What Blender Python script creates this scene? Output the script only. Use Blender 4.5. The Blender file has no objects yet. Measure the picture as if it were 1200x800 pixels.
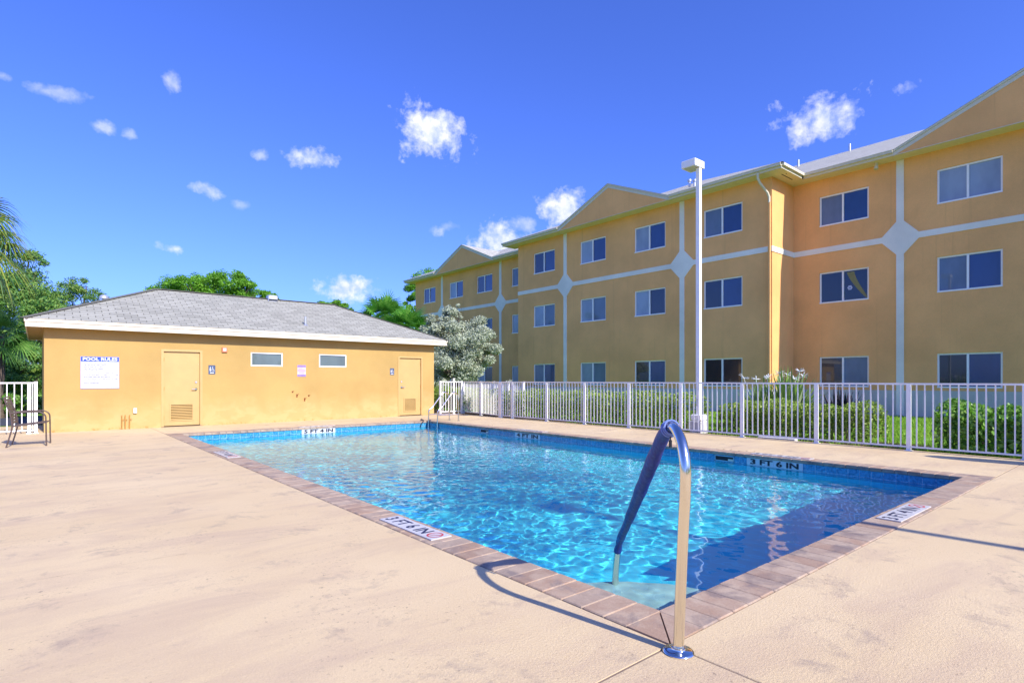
import bpy, math, random
import numpy as np
from mathutils import Vector, Matrix
R = math.radians
scene = bpy.context.scene
COL = scene.collection

# ------------------------------------------------------------------ survey
# world x runs towards the apartments, y along the pool away from the entry corner, z up
CAM_H = 1.25
F = 663.0
TH = math.atan2(558.0, F)
CT, ST = math.cos(TH), math.sin(TH)

def cam2w(X, Y):
    return (CT * X + ST * Y, -ST * X + CT * Y)

def at_z(px, py, z=0.0):
    Y = F * (CAM_H - z) / (py - 445.0)
    v, u = cam2w((px - 600.0) / F * Y, Y)
    return Vector((v, u, z))

def on_x(px, py, x):            # a point on the wall plane x = const
    r = (px - 600.0) / F
    Y = x / (CT * r + ST)
    return Vector((x, Y * (CT - ST * r), CAM_H + (445.0 - py) / F * Y))

def on_y(px, py, y):            # a point on the wall plane y = const
    r = (px - 600.0) / F
    Y = y / (CT - ST * r)
    return Vector((Y * (CT * r + ST), y, CAM_H + (445.0 - py) / F * Y))

def direction(px, py):
    v, u = cam2w((px - 600.0) / F, 1.0)
    return Vector((v, u, (445.0 - py) / F)).normalized()

# ------------------------------------------------------------------ materials
class G:
    def __init__(self, name):
        self.m = bpy.data.materials.new(name)
        self.m.use_nodes = True
        self.t = self.m.node_tree
        self.n = self.t.nodes
        self.l = self.t.links
        self.n.clear()
        self.out = self.n.new('ShaderNodeOutputMaterial')
        self.p = self.n.new('ShaderNodeBsdfPrincipled')
        self.l.new(self.p.outputs[0], self.out.inputs[0])
    def link(self, a, b): self.l.new(a, b)
    def node(self, t, **kw):
        n = self.n.new(t)
        for k, v in kw.items():
            if k.startswith('i_'): n.inputs[int(k[2:])].default_value = v
            elif k in n.inputs: n.inputs[k].default_value = v
            else: setattr(n, k, v)
        return n
    def coord(self, scale=None, which='Object'):
        tc = self.n.new('ShaderNodeTexCoord')
        if scale is None: return tc.outputs[which]
        mp = self.n.new('ShaderNodeMapping')
        mp.inputs['Scale'].default_value = scale if hasattr(scale, '__len__') else (scale,) * 3
        self.link(tc.outputs[which], mp.inputs[0])
        return mp.outputs[0]
    def noise(self, vec, scale, detail=4, rough=.55, dist=0):
        n = self.n.new('ShaderNodeTexNoise')
        n.inputs['Scale'].default_value = scale
        n.inputs['Detail'].default_value = detail
        n.inputs['Roughness'].default_value = rough
        n.inputs['Distortion'].default_value = dist
        self.link(vec, n.inputs['Vector'])
        return n.outputs['Fac']
    def ramp(self, fac, stops):
        r = self.n.new('ShaderNodeValToRGB')
        e = r.color_ramp.elements
        while len(e) < len(stops): e.new(.5)
        for k, (p, c) in enumerate(stops):
            e[k].position = p
            e[k].color = c if len(c) == 4 else (*c, 1)
        self.link(fac, r.inputs[0])
        return r.outputs[0]
    def gray(self, fac, a, b):
        return self.ramp(fac, [(a, (0, 0, 0)), (b, (1, 1, 1))])
    def mix(self, fac, a, b, mode='MIX'):
        m = self.n.new('ShaderNodeMix')
        m.data_type = 'RGBA'; m.blend_type = mode
        for sock, v in ((m.inputs[0], fac), (m.inputs[6], a), (m.inputs[7], b)):
            if hasattr(v, 'links'): self.link(v, sock)
            elif hasattr(v, '__len__'): sock.default_value = v if len(v) == 4 else (*v, 1)
            else: sock.default_value = v
        return m.outputs[2]
    def math(self, op, a, b=0.0, c=None):
        m = self.n.new('ShaderNodeMath'); m.operation = op
        for k, v in enumerate((a, b) if c is None else (a, b, c)):
            if hasattr(v, 'links'): self.link(v, m.inputs[k])
            else: m.inputs[k].default_value = v
        return m.outputs[0]
    def bump(self, h, strength, dist=.01, normal=None):
        b = self.n.new('ShaderNodeBump')
        b.inputs['Strength'].default_value = strength
        b.inputs['Distance'].default_value = dist
        self.link(h, b.inputs['Height'])
        if normal is not None: self.link(normal, b.inputs['Normal'])
        self.link(b.outputs[0], self.p.inputs['Normal'])
        return b.outputs[0]
    def set(self, base=None, rough=None, metal=None, spec=None, trans=None, coat=None):
        p = self.p.inputs
        for nm, v in (('Base Color', base), ('Roughness', rough), ('Metallic', metal),
                      ('Specular IOR Level', spec), ('Transmission Weight', trans), ('Coat Weight', coat)):
            if v is None: continue
            if hasattr(v, 'links'): self.link(v, p[nm])
            elif nm == 'Base Color': p[nm].default_value = (*v[:3], 1)
            else: p[nm].default_value = v
        return self.m

def simple(name, c, rough=.6, metal=0, spec=.4, var=.12, scale=8, bump=0.0, bscale=60):
    g = G(name)
    co = g.coord()
    n = g.noise(co, scale, 5)
    a = tuple(x * (1 - var) for x in c); b = tuple(min(1, x * (1 + var)) for x in c)
    g.set(base=g.ramp(n, [(.3, a), (.7, b)]), rough=rough, metal=metal, spec=spec)
    if bump: g.bump(g.noise(co, bscale, 3), bump, .01)
    return g.m

def stucco(name, c, low=None, streak=.0):
    g = G(name)
    co = g.coord()
    n = g.noise(co, .6, 6, .6)
    a = tuple(x * .89 for x in c); b = tuple(min(1, x * 1.06) for x in c)
    base = g.ramp(n, [(.35, a), (.65, b)])
    fine = g.noise(co, 55, 3, .6)
    base = g.mix(g.gray(fine, .35, .62), g.mix(1.0, base, (.90, .90, .90), 'MULTIPLY'), base)
    if low:
        # faded, washed-out foot of the wall where sprinklers wet it, with an irregular upper edge
        sep = g.node('ShaderNodeSeparateXYZ'); g.link(co, sep.inputs[0])
        mpc = g.coord((1.3, 1.3, .8))
        h = g.math('ADD', sep.outputs[2], g.math('MULTIPLY', g.math('SUBTRACT', g.noise(mpc, 1.3, 5, .58), .5), .9))
        f = g.ramp(h, [(.25, (1, 1, 1)), (.85, (0, 0, 0))])
        blot = g.gray(g.noise(g.coord((1, 1, 1.6)), 2.4, 5, .6, .4), .46, .56)
        f2 = g.math('MULTIPLY', f, g.math('ADD', g.math('MULTIPLY', blot, .35), .5))
        base = g.mix(f2, base, low)
        # rusty specks along the foot
        hz = g.ramp(sep.outputs[2], [(.0, (1, 1, 1)), (.07, (0, 0, 0))])
        sp = g.math('MULTIPLY', hz, g.gray(g.noise(co, 9, 4, .7), .54, .60))
        base = g.mix(sp, base, (.42, .20, .05))
    if streak:
        st = g.gray(g.noise(g.coord((7, 7, .12)), 1.0, 4, .6), .60, .72)
        base = g.mix(g.math('MULTIPLY', st, streak), base, tuple(x * .72 for x in c))
    g.set(base=base, rough=.92, spec=.15)
    g.bump(g.noise(co, 70, 4, .65), .35, .012)
    return g.m

M = {}
M['house'] = stucco('house_stucco', (.49, .325, .112), low=(.52, .395, .165))
M['apart'] = stucco('apartment_stucco', (.95, .495, .185), streak=.5)
M['apart_base'] = stucco('apartment_base_paint', (.58, .56, .50))
M['trim'] = stucco('pale_trim', (.90, .86, .74))
M['fascia'] = simple('fascia_paint', (.68, .62, .46), .5, var=.05)
M['soffit'] = simple('soffit_paint', (.78, .68, .42), .7, var=.05, bump=.1)
M['soffit_house'] = simple('house_soffit', (.42, .27, .11), .7, var=.05)
M['white'] = simple('white_powder_coat', (.88, .86, .80), .38, var=.04)
M['white_pole'] = simple('pole_enamel', (.84, .83, .78), .4, var=.06, scale=3)
M['frame'] = simple('window_frame', (.92, .90, .86), .4, var=.03)
M['doorpaint'] = simple('door_paint', (.52, .35, .13), .45, var=.05, scale=3)
M['dark'] = simple('dark_void', (.02, .022, .025), .8)
M['bronze'] = simple('bronze_frame', (.095, .065, .055), .4, var=.15)
M['strap'] = simple('vinyl_strap', (.085, .062, .055), .5, var=.15)
M['concrete'] = simple('rough_concrete', (.55, .54, .52), .9, var=.22, scale=9, bump=.4)
M['black'] = simple('black_paint', (.012, .013, .02), .5)
M['navy'] = simple('navy_letter', (.015, .02, .06), .5)
M['red'] = simple('red_letter', (.55, .04, .04), .5)
M['signwhite'] = simple('sign_white', (.62, .63, .62), .35, var=.03)
M['markerwhite'] = simple('marker_tile', (.56, .55, .52), .35, var=.1, scale=6)
M['signblue'] = simple('sign_blue', (.03, .08, .62), .35, var=.04)
M['signgrey'] = simple('sign_text_grey', (.03, .03, .12), .5)
M['purple'] = simple('faded_purple', (.26, .18, .45), .6, var=.15)
M['fadedpink'] = simple('faded_pink', (.72, .50, .42), .6, var=.1)
M['rust'] = simple('rust', (.25, .075, .02), .9, var=.4, scale=40)
M['alarm'] = simple('faded_red_box', (.55, .17, .08), .5)
M['blueplate'] = simple('restroom_plate', (.06, .09, .16), .4)
M['copperpaint'] = simple('painted_pipe', (.48, .23, .05), .6)
M['bark'] = simple('bark', (.13, .10, .075), .95, var=.35, scale=14, bump=.8, bscale=25)
M['galv'] = simple('galvanised', (.55, .57, .60), .4, .6, var=.1)
M['curtain'] = simple('pale_curtain', (.24, .23, .10), .8)
M['lens'] = simple('lamp_lens', (.55, .55, .40), .2)

def metal(name, c, rough):
    g = G(name)
    g.set(base=c, metal=1, rough=g.math('ADD', g.math('MULTIPLY', g.noise(g.coord((1, 1, 40)), 6, 3), .12), rough - .05))
    return g.m
M['steel'] = metal('brushed_stainless', (.80, .74, .62), .13)
M['chrome'] = metal('polished_stainless', (.82, .79, .68), .09)

def cover():
    g = G('rail_cover_cloth')
    co = g.coord()
    g.set(base=g.ramp(g.noise(co, 10, 4), [(.3, (.008, .018, .15)), (.7, (.018, .04, .26))]), rough=.45, spec=.5)
    g.bump(g.noise(g.coord((1, 1, .25)), 22, 3), .5, .02)
    return g.m
M['cover'] = cover()

def glass_pane(name, c, rough, spec=.5):
    g = G(name)
    co = g.coord()
    base = g.ramp(g.noise(g.coord((1, 1, .5)), 1.6, 3), [(.35, tuple(x * .75 for x in c)), (.65, c)])
    g.set(base=base, rough=rough, spec=spec, coat=1.0)
    g.p.inputs['Coat Roughness'].default_value = .02
    g.bump(g.noise(co, 1.5, 2), .03, .02)
    return g.m
M['pane_dark'] = glass_pane('pane_dark', (.012, .018, .035), .15)
M['pane_blind'] = glass_pane('pane_with_blind', (.30, .36, .44), .5)
M['pane_screen'] = glass_pane('pane_with_screen', (.13, .18, .26), .6)
M['pane_deep'] = glass_pane('pane_deep_blue', (.015, .05, .17), .2)
M['pane_house'] = glass_pane('frosted_house_pane', (.10, .14, .13), .4)

def shingles(name, c, moss=.25):
    g = G(name)
    uv = g.coord(None, 'UV')
    mp = g.n.new('ShaderNodeMapping'); g.link(uv, mp.inputs[0])
    mp.inputs['Scale'].default_value = (1, 1, 1)
    b = g.node('ShaderNodeTexBrick')
    g.link(mp.outputs[0], b.inputs['Vector'])
    b.offset = .5
    b.inputs['Scale'].default_value = 1
    b.inputs['Brick Width'].default_value = .30
    b.inputs['Row Height'].default_value = .145
    b.inputs['Mortar Size'].default_value = .010
    b.inputs['Mortar Smooth'].default_value = .25
    b.inputs['Bias'].default_value = -.2
    b.inputs['Color1'].default_value = (*[x * 1.08 for x in c], 1)
    b.inputs['Color2'].default_value = (*[x * .74 for x in c], 1)
    b.inputs['Mortar'].default_value = (*[x * .42 for x in c], 1)  # shadow of the laminated tabs is painted into this dark joint colour
    n = g.noise(uv, .45, 6, .65)
    col = g.mix(g.gray(n, .42, .72), b.outputs['Color'], tuple(x * (1 - moss) for x in c), 'MIX')
    fine = g.noise(uv, 30, 3, .7)
    col = g.mix(.55, col, g.ramp(fine, [(.3, (.62, .62, .64)), (.7, (1, 1, 1))]), 'MULTIPLY')
    col2 = g.mix(.5, col, b.outputs['Color'])
    g.set(base=col2, rough=.95, spec=.1)
    bm = g.math('SUBTRACT', 1.0, b.outputs['Fac'])
    g.bump(g.math('ADD', bm, g.math('MULTIPLY', fine, .4)), .5, .012)
    return g.m
M['shingle'] = shingles('house_shingles', (.37, .365, .30))
M['shingle2'] = shingles('apartment_shingles', (.50, .49, .42), .15)

def deck_mat():
    g = G('knockdown_deck')
    co = g.coord()
    big = g.noise(co, .35, 6, .6)
    base = g.ramp(big, [(.3, (.67, .505, .27)), (.7, (.80, .635, .365))])
    # soft streaky wear and dirt
    st = g.noise(g.coord((.6, 1.8, 1)), 1.3, 7, .66, .6)
    base = g.mix(g.math('MULTIPLY', g.gray(st, .46, .68), .5), base, (.50, .36, .25))
    sp = g.noise(co, 2.3, 8, .72, .3)
    base = g.mix(g.math('MULTIPLY', g.gray(sp, .56, .66), .5), base, (.33, .26, .20))
    sp2 = g.noise(co, 1.1, 5, .6)
    tiny = g.gray(g.noise(co, 30, 5, .75), .58, .66)
    base = g.mix(g.math('MULTIPLY', tiny, g.math('MULTIPLY', g.gray(sp2, .46, .60), .75)), base, (.20, .15, .11))
    k = g.noise(co, 74, 7, .72, .1)
    kk = g.gray(k, .40, .62)
    base = g.mix(g.math('MULTIPLY', g.math('SUBTRACT', 1.0, kk), .22), base, (.52, .38, .26))
    f = g.noise(co, 140, 3, .7)
    base = g.mix(.35, base, g.ramp(f, [(.3, (.72, .68, .64)), (.65, (1, 1, 1))]), 'MULTIPLY')
    g.set(base=base, rough=.85, spec=.2)
    g.bump(g.math('ADD', kk, g.math('MULTIPLY', f, .9)), .42, .0035)
    return g.m
M['deck'] = deck_mat()
M['joint'] = simple('deck_joint_filler', (.22, .16, .11), .9)

def brick_mat():
    g = G('coping_brick')
    geo = g.node('ShaderNodeNewGeometry')
    co = g.coord()
    base = g.ramp(geo.outputs['Random Per Island'], [(0, (.36, .245, .165)), (.3, (.43, .29, .19)), (.55, (.40, .305, .22)), (.8, (.47, .34, .23)), (1, (.33, .25, .19))])
    n = g.noise(co, 5, 6, .68, .4)
    base = g.mix(g.gray(n, .44, .72), base, (.54, .42, .29))
    n2 = g.noise(co, 3.2, 5, .6, 1.0)
    base = g.mix(g.math('MULTIPLY', g.gray(n2, .53, .66), .65), base, (.20, .165, .15))
    f = g.noise(co, 90, 3, .7)
    base = g.mix(.5, base, g.ramp(f, [(.3, (.7, .68, .66)), (.7, (1, 1, 1))]), 'MULTIPLY')
    g.set(base=base, rough=.8, spec=.25)
    g.bump(f, .45, .006)
    return g.m
M['brick'] = brick_mat()
M['grout'] = simple('coping_grout', (.13, .10, .085), .9, var=.2, scale=20)

def tile_mat():
    g = G('pool_tile')
    uv = g.coord(None, 'UV')
    b = g.node('ShaderNodeTexBrick'); g.link(uv, b.inputs['Vector'])
    b.offset = 0
    b.inputs['Scale'].default_value = 1
    b.inputs['Brick Width'].default_value = .152
    b.inputs['Row Height'].default_value = .152
    b.inputs['Mortar Size'].default_value = .004
    b.inputs['Color1'].default_value = (.05, .30, .48, 1)
    b.inputs['Color2'].default_value = (.07, .38, .56, 1)
    b.inputs['Mortar'].default_value = (.40, .58, .62, 1)
    n = g.noise(uv, 28, 4, .7, .6)
    col = g.mix(g.gray(n, .42, .62), b.outputs['Color'], (.018, .15, .28))
    col = g.mix(g.math('MULTIPLY', g.gray(g.noise(uv, 60, 3), .58, .66), .5), col, (.25, .55, .66))
    g.set(base=col, rough=.12, spec=.5)
    g.bump(b.outputs['Fac'], -.15, .003)
    return g.m
M['tile'] = tile_mat()
M['plaster'] = simple('blue_pool_plaster', (.09, .80, .95), .7, var=.08, scale=1.5)
M['stepplaster'] = simple('step_plaster', (.55, .74, .66), .8, var=.14, scale=5)

def water_mat():
    g = G('pool_water')
    g.n.remove(g.p)
    gl = g.node('ShaderNodeBsdfGlass')
    gl.inputs['Color'].default_value = (.84, .985, 1, 1)
    gl.inputs['Roughness'].default_value = 0
    gl.inputs['IOR'].default_value = 1.33
    g.link(gl.outputs[0], g.out.inputs[0])
    return g.m
M['water'] = water_mat()

def leaf(name, cols, rough=.5, trans=.25):
    g = G(name)
    geo = g.node('ShaderNodeNewGeometry')
    k = len(cols)
    base = g.ramp(geo.outputs['Random Per Island'], [(i / max(1, k - 1), c) for i, c in enumerate(cols)])
    clump = g.noise(g.coord(), 1.1, 3)
    base = g.mix(.5, base, g.ramp(clump, [(.35, (.72, .78, .72)), (.65, (1, 1, .9))]), 'MULTIPLY')
    g.set(base=base, rough=rough, spec=.35)
    tr = g.node('ShaderNodeBsdfTranslucent')
    g.link(base, tr.inputs['Color'])
    mx = g.node('ShaderNodeMixShader'); mx.inputs[0].default_value = trans
    g.link(g.p.outputs[0], mx.inputs[1]); g.link(tr.outputs[0], mx.inputs[2])
    g.link(mx.outputs[0], g.out.inputs[0])
    return g.m
M['hedge'] = leaf('hedge_leaf', [(.13, .24, .02), (.28, .43, .05), (.50, .60, .15), (.17, .30, .03)], .45, .35)
M['bush'] = leaf('bush_leaf', [(.08, .22, .02), (.18, .42, .04), (.42, .62, .18), (.12, .34, .03)], .28, .35)
M['silver'] = leaf('silver_leaf', [(.44, .50, .36), (.56, .60, .44), (.38, .43, .32), (.64, .67, .52)], .6, .2)
M['pine'] = leaf('pine_needles', [(.09, .28, .02), (.17, .42, .03), (.26, .52, .05)], .5, .3)
M['dkleaf'] = leaf('dark_tree_leaf', [(.06, .18, .05), (.13, .31, .07), (.22, .40, .08), (.34, .45, .09)], .5, .32)
M['palm'] = leaf('palm_leaf', [(.08, .22, .03), (.14, .33, .05), (.22, .40, .08)], .4, .3)
M['palmbright'] = leaf('bright_fan_leaf', [(.06, .22, .025), (.11, .34, .04), (.20, .44, .07)], .4, .3)
M['palmyellow'] = leaf('yellowing_palm_leaf', [(.20, .30, .05), (.34, .36, .05), (.12, .26, .05), (.07, .18, .07)], .4, .3)
M['lily'] = leaf('lily_leaf', [(.12, .26, .04), (.34, .46, .12), (.22, .38, .06), (.58, .62, .40)], .4)
M['purpleplant'] = leaf('purple_leaf', [(.03, .025, .045), (.05, .03, .055), (.03, .05, .04)], .5, .1)
M['petal'] = simple('white_petal', (.8, .82, .78), .6)
M['grassblade'] = leaf('grass_blade', [(.16, .38, .03), (.26, .50, .04), (.38, .58, .07)], .5, .4)

def lawn_mat():
    g = G('lawn_ground')
    co = g.coord()
    b = g.ramp(g.noise(co, .5, 6), [(.3, (.16, .34, .03)), (.7, (.28, .48, .05))])
    f = g.noise(co, 60, 4, .7)
    b = g.mix(.7, b, g.ramp(f, [(.3, (.45, .5, .35)), (.7, (1, 1, 1))]), 'MULTIPLY')
    g.set(base=b, rough=.95, spec=.1)
    g.bump(f, .8, .04)
    return g.m
M['lawn'] = lawn_mat()
M['asphalt'] = simple('asphalt', (.06, .065, .075), .9, var=.2, scale=20)
M['mulch'] = simple('mulch', (.10, .06, .035), .95, var=.4, scale=25, bump=.6)

# ------------------------------------------------------------------ mesh helpers
def newmesh(name, V, polys, mat, parent=None, smooth=False, uvs=None):
    me = bpy.data.meshes.new(name)
    V = np.asarray(V, dtype=np.float32).reshape(-1, 3)
    if isinstance(polys, np.ndarray):
        k = polys.shape[1]; n = polys.shape[0]
        me.vertices.add(len(V)); me.vertices.foreach_set('co', V.ravel())
        me.loops.add(n * k); me.loops.foreach_set('vertex_index', polys.astype(np.int32).ravel())
        me.polygons.add(n)
        me.polygons.foreach_set('loop_start', np.arange(0, n * k, k, dtype=np.int32))
        me.polygons.foreach_set('loop_total', np.full(n, k, dtype=np.int32))
        me.update(calc_edges=True)
    else:
        me.from_pydata([tuple(map(float, v)) for v in V], [], polys)
        me.update()
    if smooth: me.shade_smooth()
    if uvs is not None:
        ul = me.uv_layers.new(name='UVMap')
        ul.data.foreach_set('uv', np.asarray(uvs, dtype=np.float32).ravel())
    for m_ in (mat if isinstance(mat, (list, tuple)) else [mat]): me.materials.append(m_)
    o = bpy.data.objects.new(name, me)
    COL.objects.link(o)
    if parent is not None:
        o.parent = parent
    return o

class MB:
    """collects polygons in world coordinates"""
    def __init__(s): s.v = []; s.f = []; s.uv = []; s.mi = []
    def poly(s, pts, uv=None, mi=0):
        b = len(s.v)
        s.v += [tuple(p) for p in pts]
        s.f.append(list(range(b, b + len(pts))))
        s.uv.append(uv if uv else [(0, 0)] * len(pts)); s.mi.append(mi)
    def hexa(s, c):           # 8 corners: bottom 0-3 ccw, top 4-7
        b = len(s.v); s.v += [tuple(p) for p in c]
        for f in ((3, 2, 1, 0), (4, 5, 6, 7), (0, 1, 5, 4), (1, 2, 6, 5), (2, 3, 7, 6), (3, 0, 4, 7)):
            s.f.append([b + i for i in f]); s.uv.append([(0, 0)] * 4); s.mi.append(0)
    def box(s, x0, x1, y0, y1, z0, z1, bev=0.0):
        if x0 > x1: x0, x1 = x1, x0
        if y0 > y1: y0, y1 = y1, y0
        if z0 > z1: z0, z1 = z1, z0
        if bev <= 0:
            s.hexa([(x0, y0, z0), (x1, y0, z0), (x1, y1, z0), (x0, y1, z0), (x0, y0, z1), (x1, y0, z1), (x1, y1, z1), (x0, y1, z1)])
            return
        bev = min(bev, (x1 - x0) * .4, (y1 - y0) * .4, (z1 - z0) * .4)
        rings = [(z0, bev), (z0 + bev, 0), (z1 - bev, 0), (z1, bev)]
        b = len(s.v)
        for z, i in rings:
            e = bev
            for (cx, cy, sx, sy) in ((x0, y0, 1, 1), (x1, y0, -1, 1), (x1, y1, -1, -1), (x0, y1, 1, -1)):
                o = [(cx + sx * (i + e) , cy + sy * i), (cx + sx * i, cy + sy * (i + e))]
                if (cx, cy) in ((x0, y0), (x1, y1)): o = [o[1], o[0]]
                for (px, py) in o: s.v.append((px, py, z))
        for r in range(3):
            for k in range(8):
                a = b + r * 8 + k; c = b + r * 8 + (k + 1) % 8
                s.f.append([a, c, c + 8, a + 8]); s.uv.append([(0, 0)] * 4); s.mi.append(0)
        s.f.append([b + k for k in range(7, -1, -1)]); s.uv.append([(0, 0)] * 8); s.mi.append(0)
        s.f.append([b + 24 + k for k in range(8)]); s.uv.append([(0, 0)] * 8); s.mi.append(0)
    def obox(s, c, ax, ay, az):   # centre and three half vectors
        c, ax, ay, az = map(Vector, (c, ax, ay, az))
        s.hexa([c - ax - ay - az, c + ax - ay - az, c + ax + ay - az, c - ax + ay - az, c - ax - ay + az, c + ax - ay + az, c + ax + ay + az, c - ax + ay + az])
    def bar(s, a, b, w, h=None, up=(0, 0, 1)):
        a, b = Vector(a), Vector(b); h = h or w
        d = (b - a); L = d.length / 2; d.normalize()
        u = Vector(up)
        if abs(d.dot(u)) > .95: u = Vector((0, 1, 0))
        sd = d.cross(u).normalized(); u = sd.cross(d)
        s.obox((a + b) / 2, d * L, sd * w / 2, u * h / 2)
    def tube(s, pts, r, n=12, cap=True):
        pts = [Vector(p) for p in pts]
        rr = r if hasattr(r, '__len__') else [r] * len(pts)
        b = len(s.v)
        t = (pts[1] - pts[0]).normalized()
        u = Vector((0, 0, 1)) if abs(t.z) < .9 else Vector((1, 0, 0))
        u = (u - t * u.dot(t)).normalized()
        for i, p in enumerate(pts):
            if i == 0: t = pts[1] - pts[0]
            elif i == len(pts) - 1: t = pts[-1] - pts[-2]
            else: t = (pts[i + 1] - p).normalized() + (p - pts[i - 1]).normalized()
            t.normalize()
            u = (u - t * u.dot(t)).normalized(); w = t.cross(u)
            for k in range(n):
                a = 2 * math.pi * k / n
                s.v.append(tuple(p + (u * math.cos(a) + w * math.sin(a)) * rr[i]))
        for i in range(len(pts) - 1):
            for k in range(n):
                a = b + i * n + k; c = b + i * n + (k + 1) % n
                s.f.append([a, c, c + n, a + n]); s.uv.append([(0, 0)] * 4); s.mi.append(0)
        if cap:
            s.f.append([b + k for k in range(n - 1, -1, -1)]); s.uv.append([(0, 0)] * n); s.mi.append(0)
            s.f.append([b + (len(pts) - 1) * n + k for k in range(n)]); s.uv.append([(0, 0)] * n); s.mi.append(0)
    def lathe(s, c, prof, n=32):   # prof: list of (r, z)
        c = Vector(c); b = len(s.v)
        for r, z in prof:
            for k in range(n):
                a = 2 * math.pi * k / n
                s.v.append((c.x + r * math.cos(a), c.y + r * math.sin(a), c.z + z))
        for i in range(len(prof) - 1):
            for k in range(n):
                a = b + i * n + k; d = b + i * n + (k + 1) % n
                s.f.append([a, d, d + n, a + n]); s.uv.append([(0, 0)] * 4); s.mi.append(0)
        s.f.append([b + (len(prof) - 1) * n + k for k in range(n)]); s.uv.append([(0, 0)] * n); s.mi.append(0)
        s.f.append([b + k for k in range(n - 1, -1, -1)]); s.uv.append([(0, 0)] * n); s.mi.append(0)
    def build(s, name, mat, parent=None, smooth=False, angle=None):
        uvs = [u for p in s.uv for u in p]
        o = newmesh(name, s.v, s.f, mat, None, False, uvs)
        if any(s.mi): o.data.polygons.foreach_set('material_index', s.mi)
        if smooth:
            o.data.shade_smooth()
            o.data.set_sharp_from_angle(angle=R(angle or 40))
        if parent is not None: adopt(o, parent)
        return o

def adopt(o, parent):
    """mesh data is written in world coordinates: move it into its parent's space"""
    o.parent = parent
    wm = Matrix.Identity(4); p = parent
    while p is not None:
        wm = Matrix.Translation(p.location) @ p.rotation_euler.to_matrix().to_4x4() @ wm
        p = p.parent
    o.data.transform(wm.inverted())

def tag(o, label=None, cat=None, group=None, kind=None):
    if label: o['label'] = label
    if cat: o['category'] = cat
    if group: o['group'] = group
    if kind: o['kind'] = kind
    return o

def empty(name, loc, label=None, cat=None, group=None):
    o = bpy.data.objects.new(name, None); COL.objects.link(o)
    o.location = loc; o.empty_display_size = .2
    return tag(o, label, cat, group)

def recentre(o, loc):
    loc = Vector(loc); o.data.transform(Matrix.Translation(-loc)); o.location = loc
    return o

def catmull(P, n=8):
    P = [Vector(p) for p in P]
    Q = [P[0] * 2 - P[1]] + P + [P[-1] * 2 - P[-2]]
    out = []
    for i in range(1, len(Q) - 2):
        for k in range(n):
            t = k / n
            a, b, c, d = Q[i - 1], Q[i], Q[i + 1], Q[i + 2]
            out.append(.5 * ((2 * b) + (c - a) * t + (2 * a - 5 * b + 4 * c - d) * t * t + (3 * b - a - 3 * c + d) * t ** 3))
    out.append(P[-1])
    return out

def text_mesh(txt, size, offset=0.0, extrude=.0, align='LEFT', res=2, narrow=1.0):
    cu = bpy.data.curves.new('lettering', 'FONT')
    cu.body = txt; cu.size = size; cu.offset = offset; cu.align_x = align; cu.extrude = extrude; cu.resolution_u = res
    o = bpy.data.objects.new('lettering', cu); COL.objects.link(o)
    dg = bpy.context.evaluated_depsgraph_get(); dg.update()
    me = bpy.data.meshes.new_from_object(o.evaluated_get(dg))
    v = np.empty(len(me.vertices) * 3, dtype=np.float32); me.vertices.foreach_get('co', v)
    v = v.reshape(-1, 3); v[:, 0] *= narrow
    f = [list(p.vertices) for p in me.polygons]
    bpy.data.objects.remove(o); bpy.data.meshes.remove(me); bpy.data.curves.remove(cu)
    return v, f

def letters(mb, txt, origin, ex, ey, size, offset=0.0, width=None, height=None, narrow=1.0):
    """lay text into mb: origin lower left, ex / ey unit vectors of the sign's plane"""
    v, f = text_mesh(txt, size, offset, narrow=narrow)
    if len(v) == 0: return
    lo, hi = v.min(0), v.max(0)
    sx = sy = 1.0
    if width: sx = width / (hi[0] - lo[0])
    if height: sy = height / (hi[1] - lo[1])
    ex, ey, o = Vector(ex), Vector(ey), Vector(origin)
    b = len(mb.v)
    for p in v: mb.v.append(tuple(o + ex * ((p[0] - lo[0]) * sx) + ey * ((p[1] - (lo[1] if height else 0)) * sy)))
    for q in f:
        mb.f.append([b + i for i in q]); mb.uv.append([(0, 0)] * len(q)); mb.mi.append(0)

# ------------------------------------------------------------------ pool, deck, ground
PX0, PX1, PY0, PY1 = 2.29, 9.43, 1.56, 15.12      # outer edge of coping
CW = .275
IX0, IX1, IY0, IY1 = PX0 + CW, PX1 - CW - .02, PY0 + CW - .02, PY1 - CW
WZ = -.165
FX = 11.82                                        # fence line
HY = 17.35                                        # pool house front wall

def sheet(mb, x0, x1, y0, y1, z):
    mb.poly([(x0, y0, z), (x1, y0, z), (x1, y1, z), (x0, y1, z)])

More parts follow.
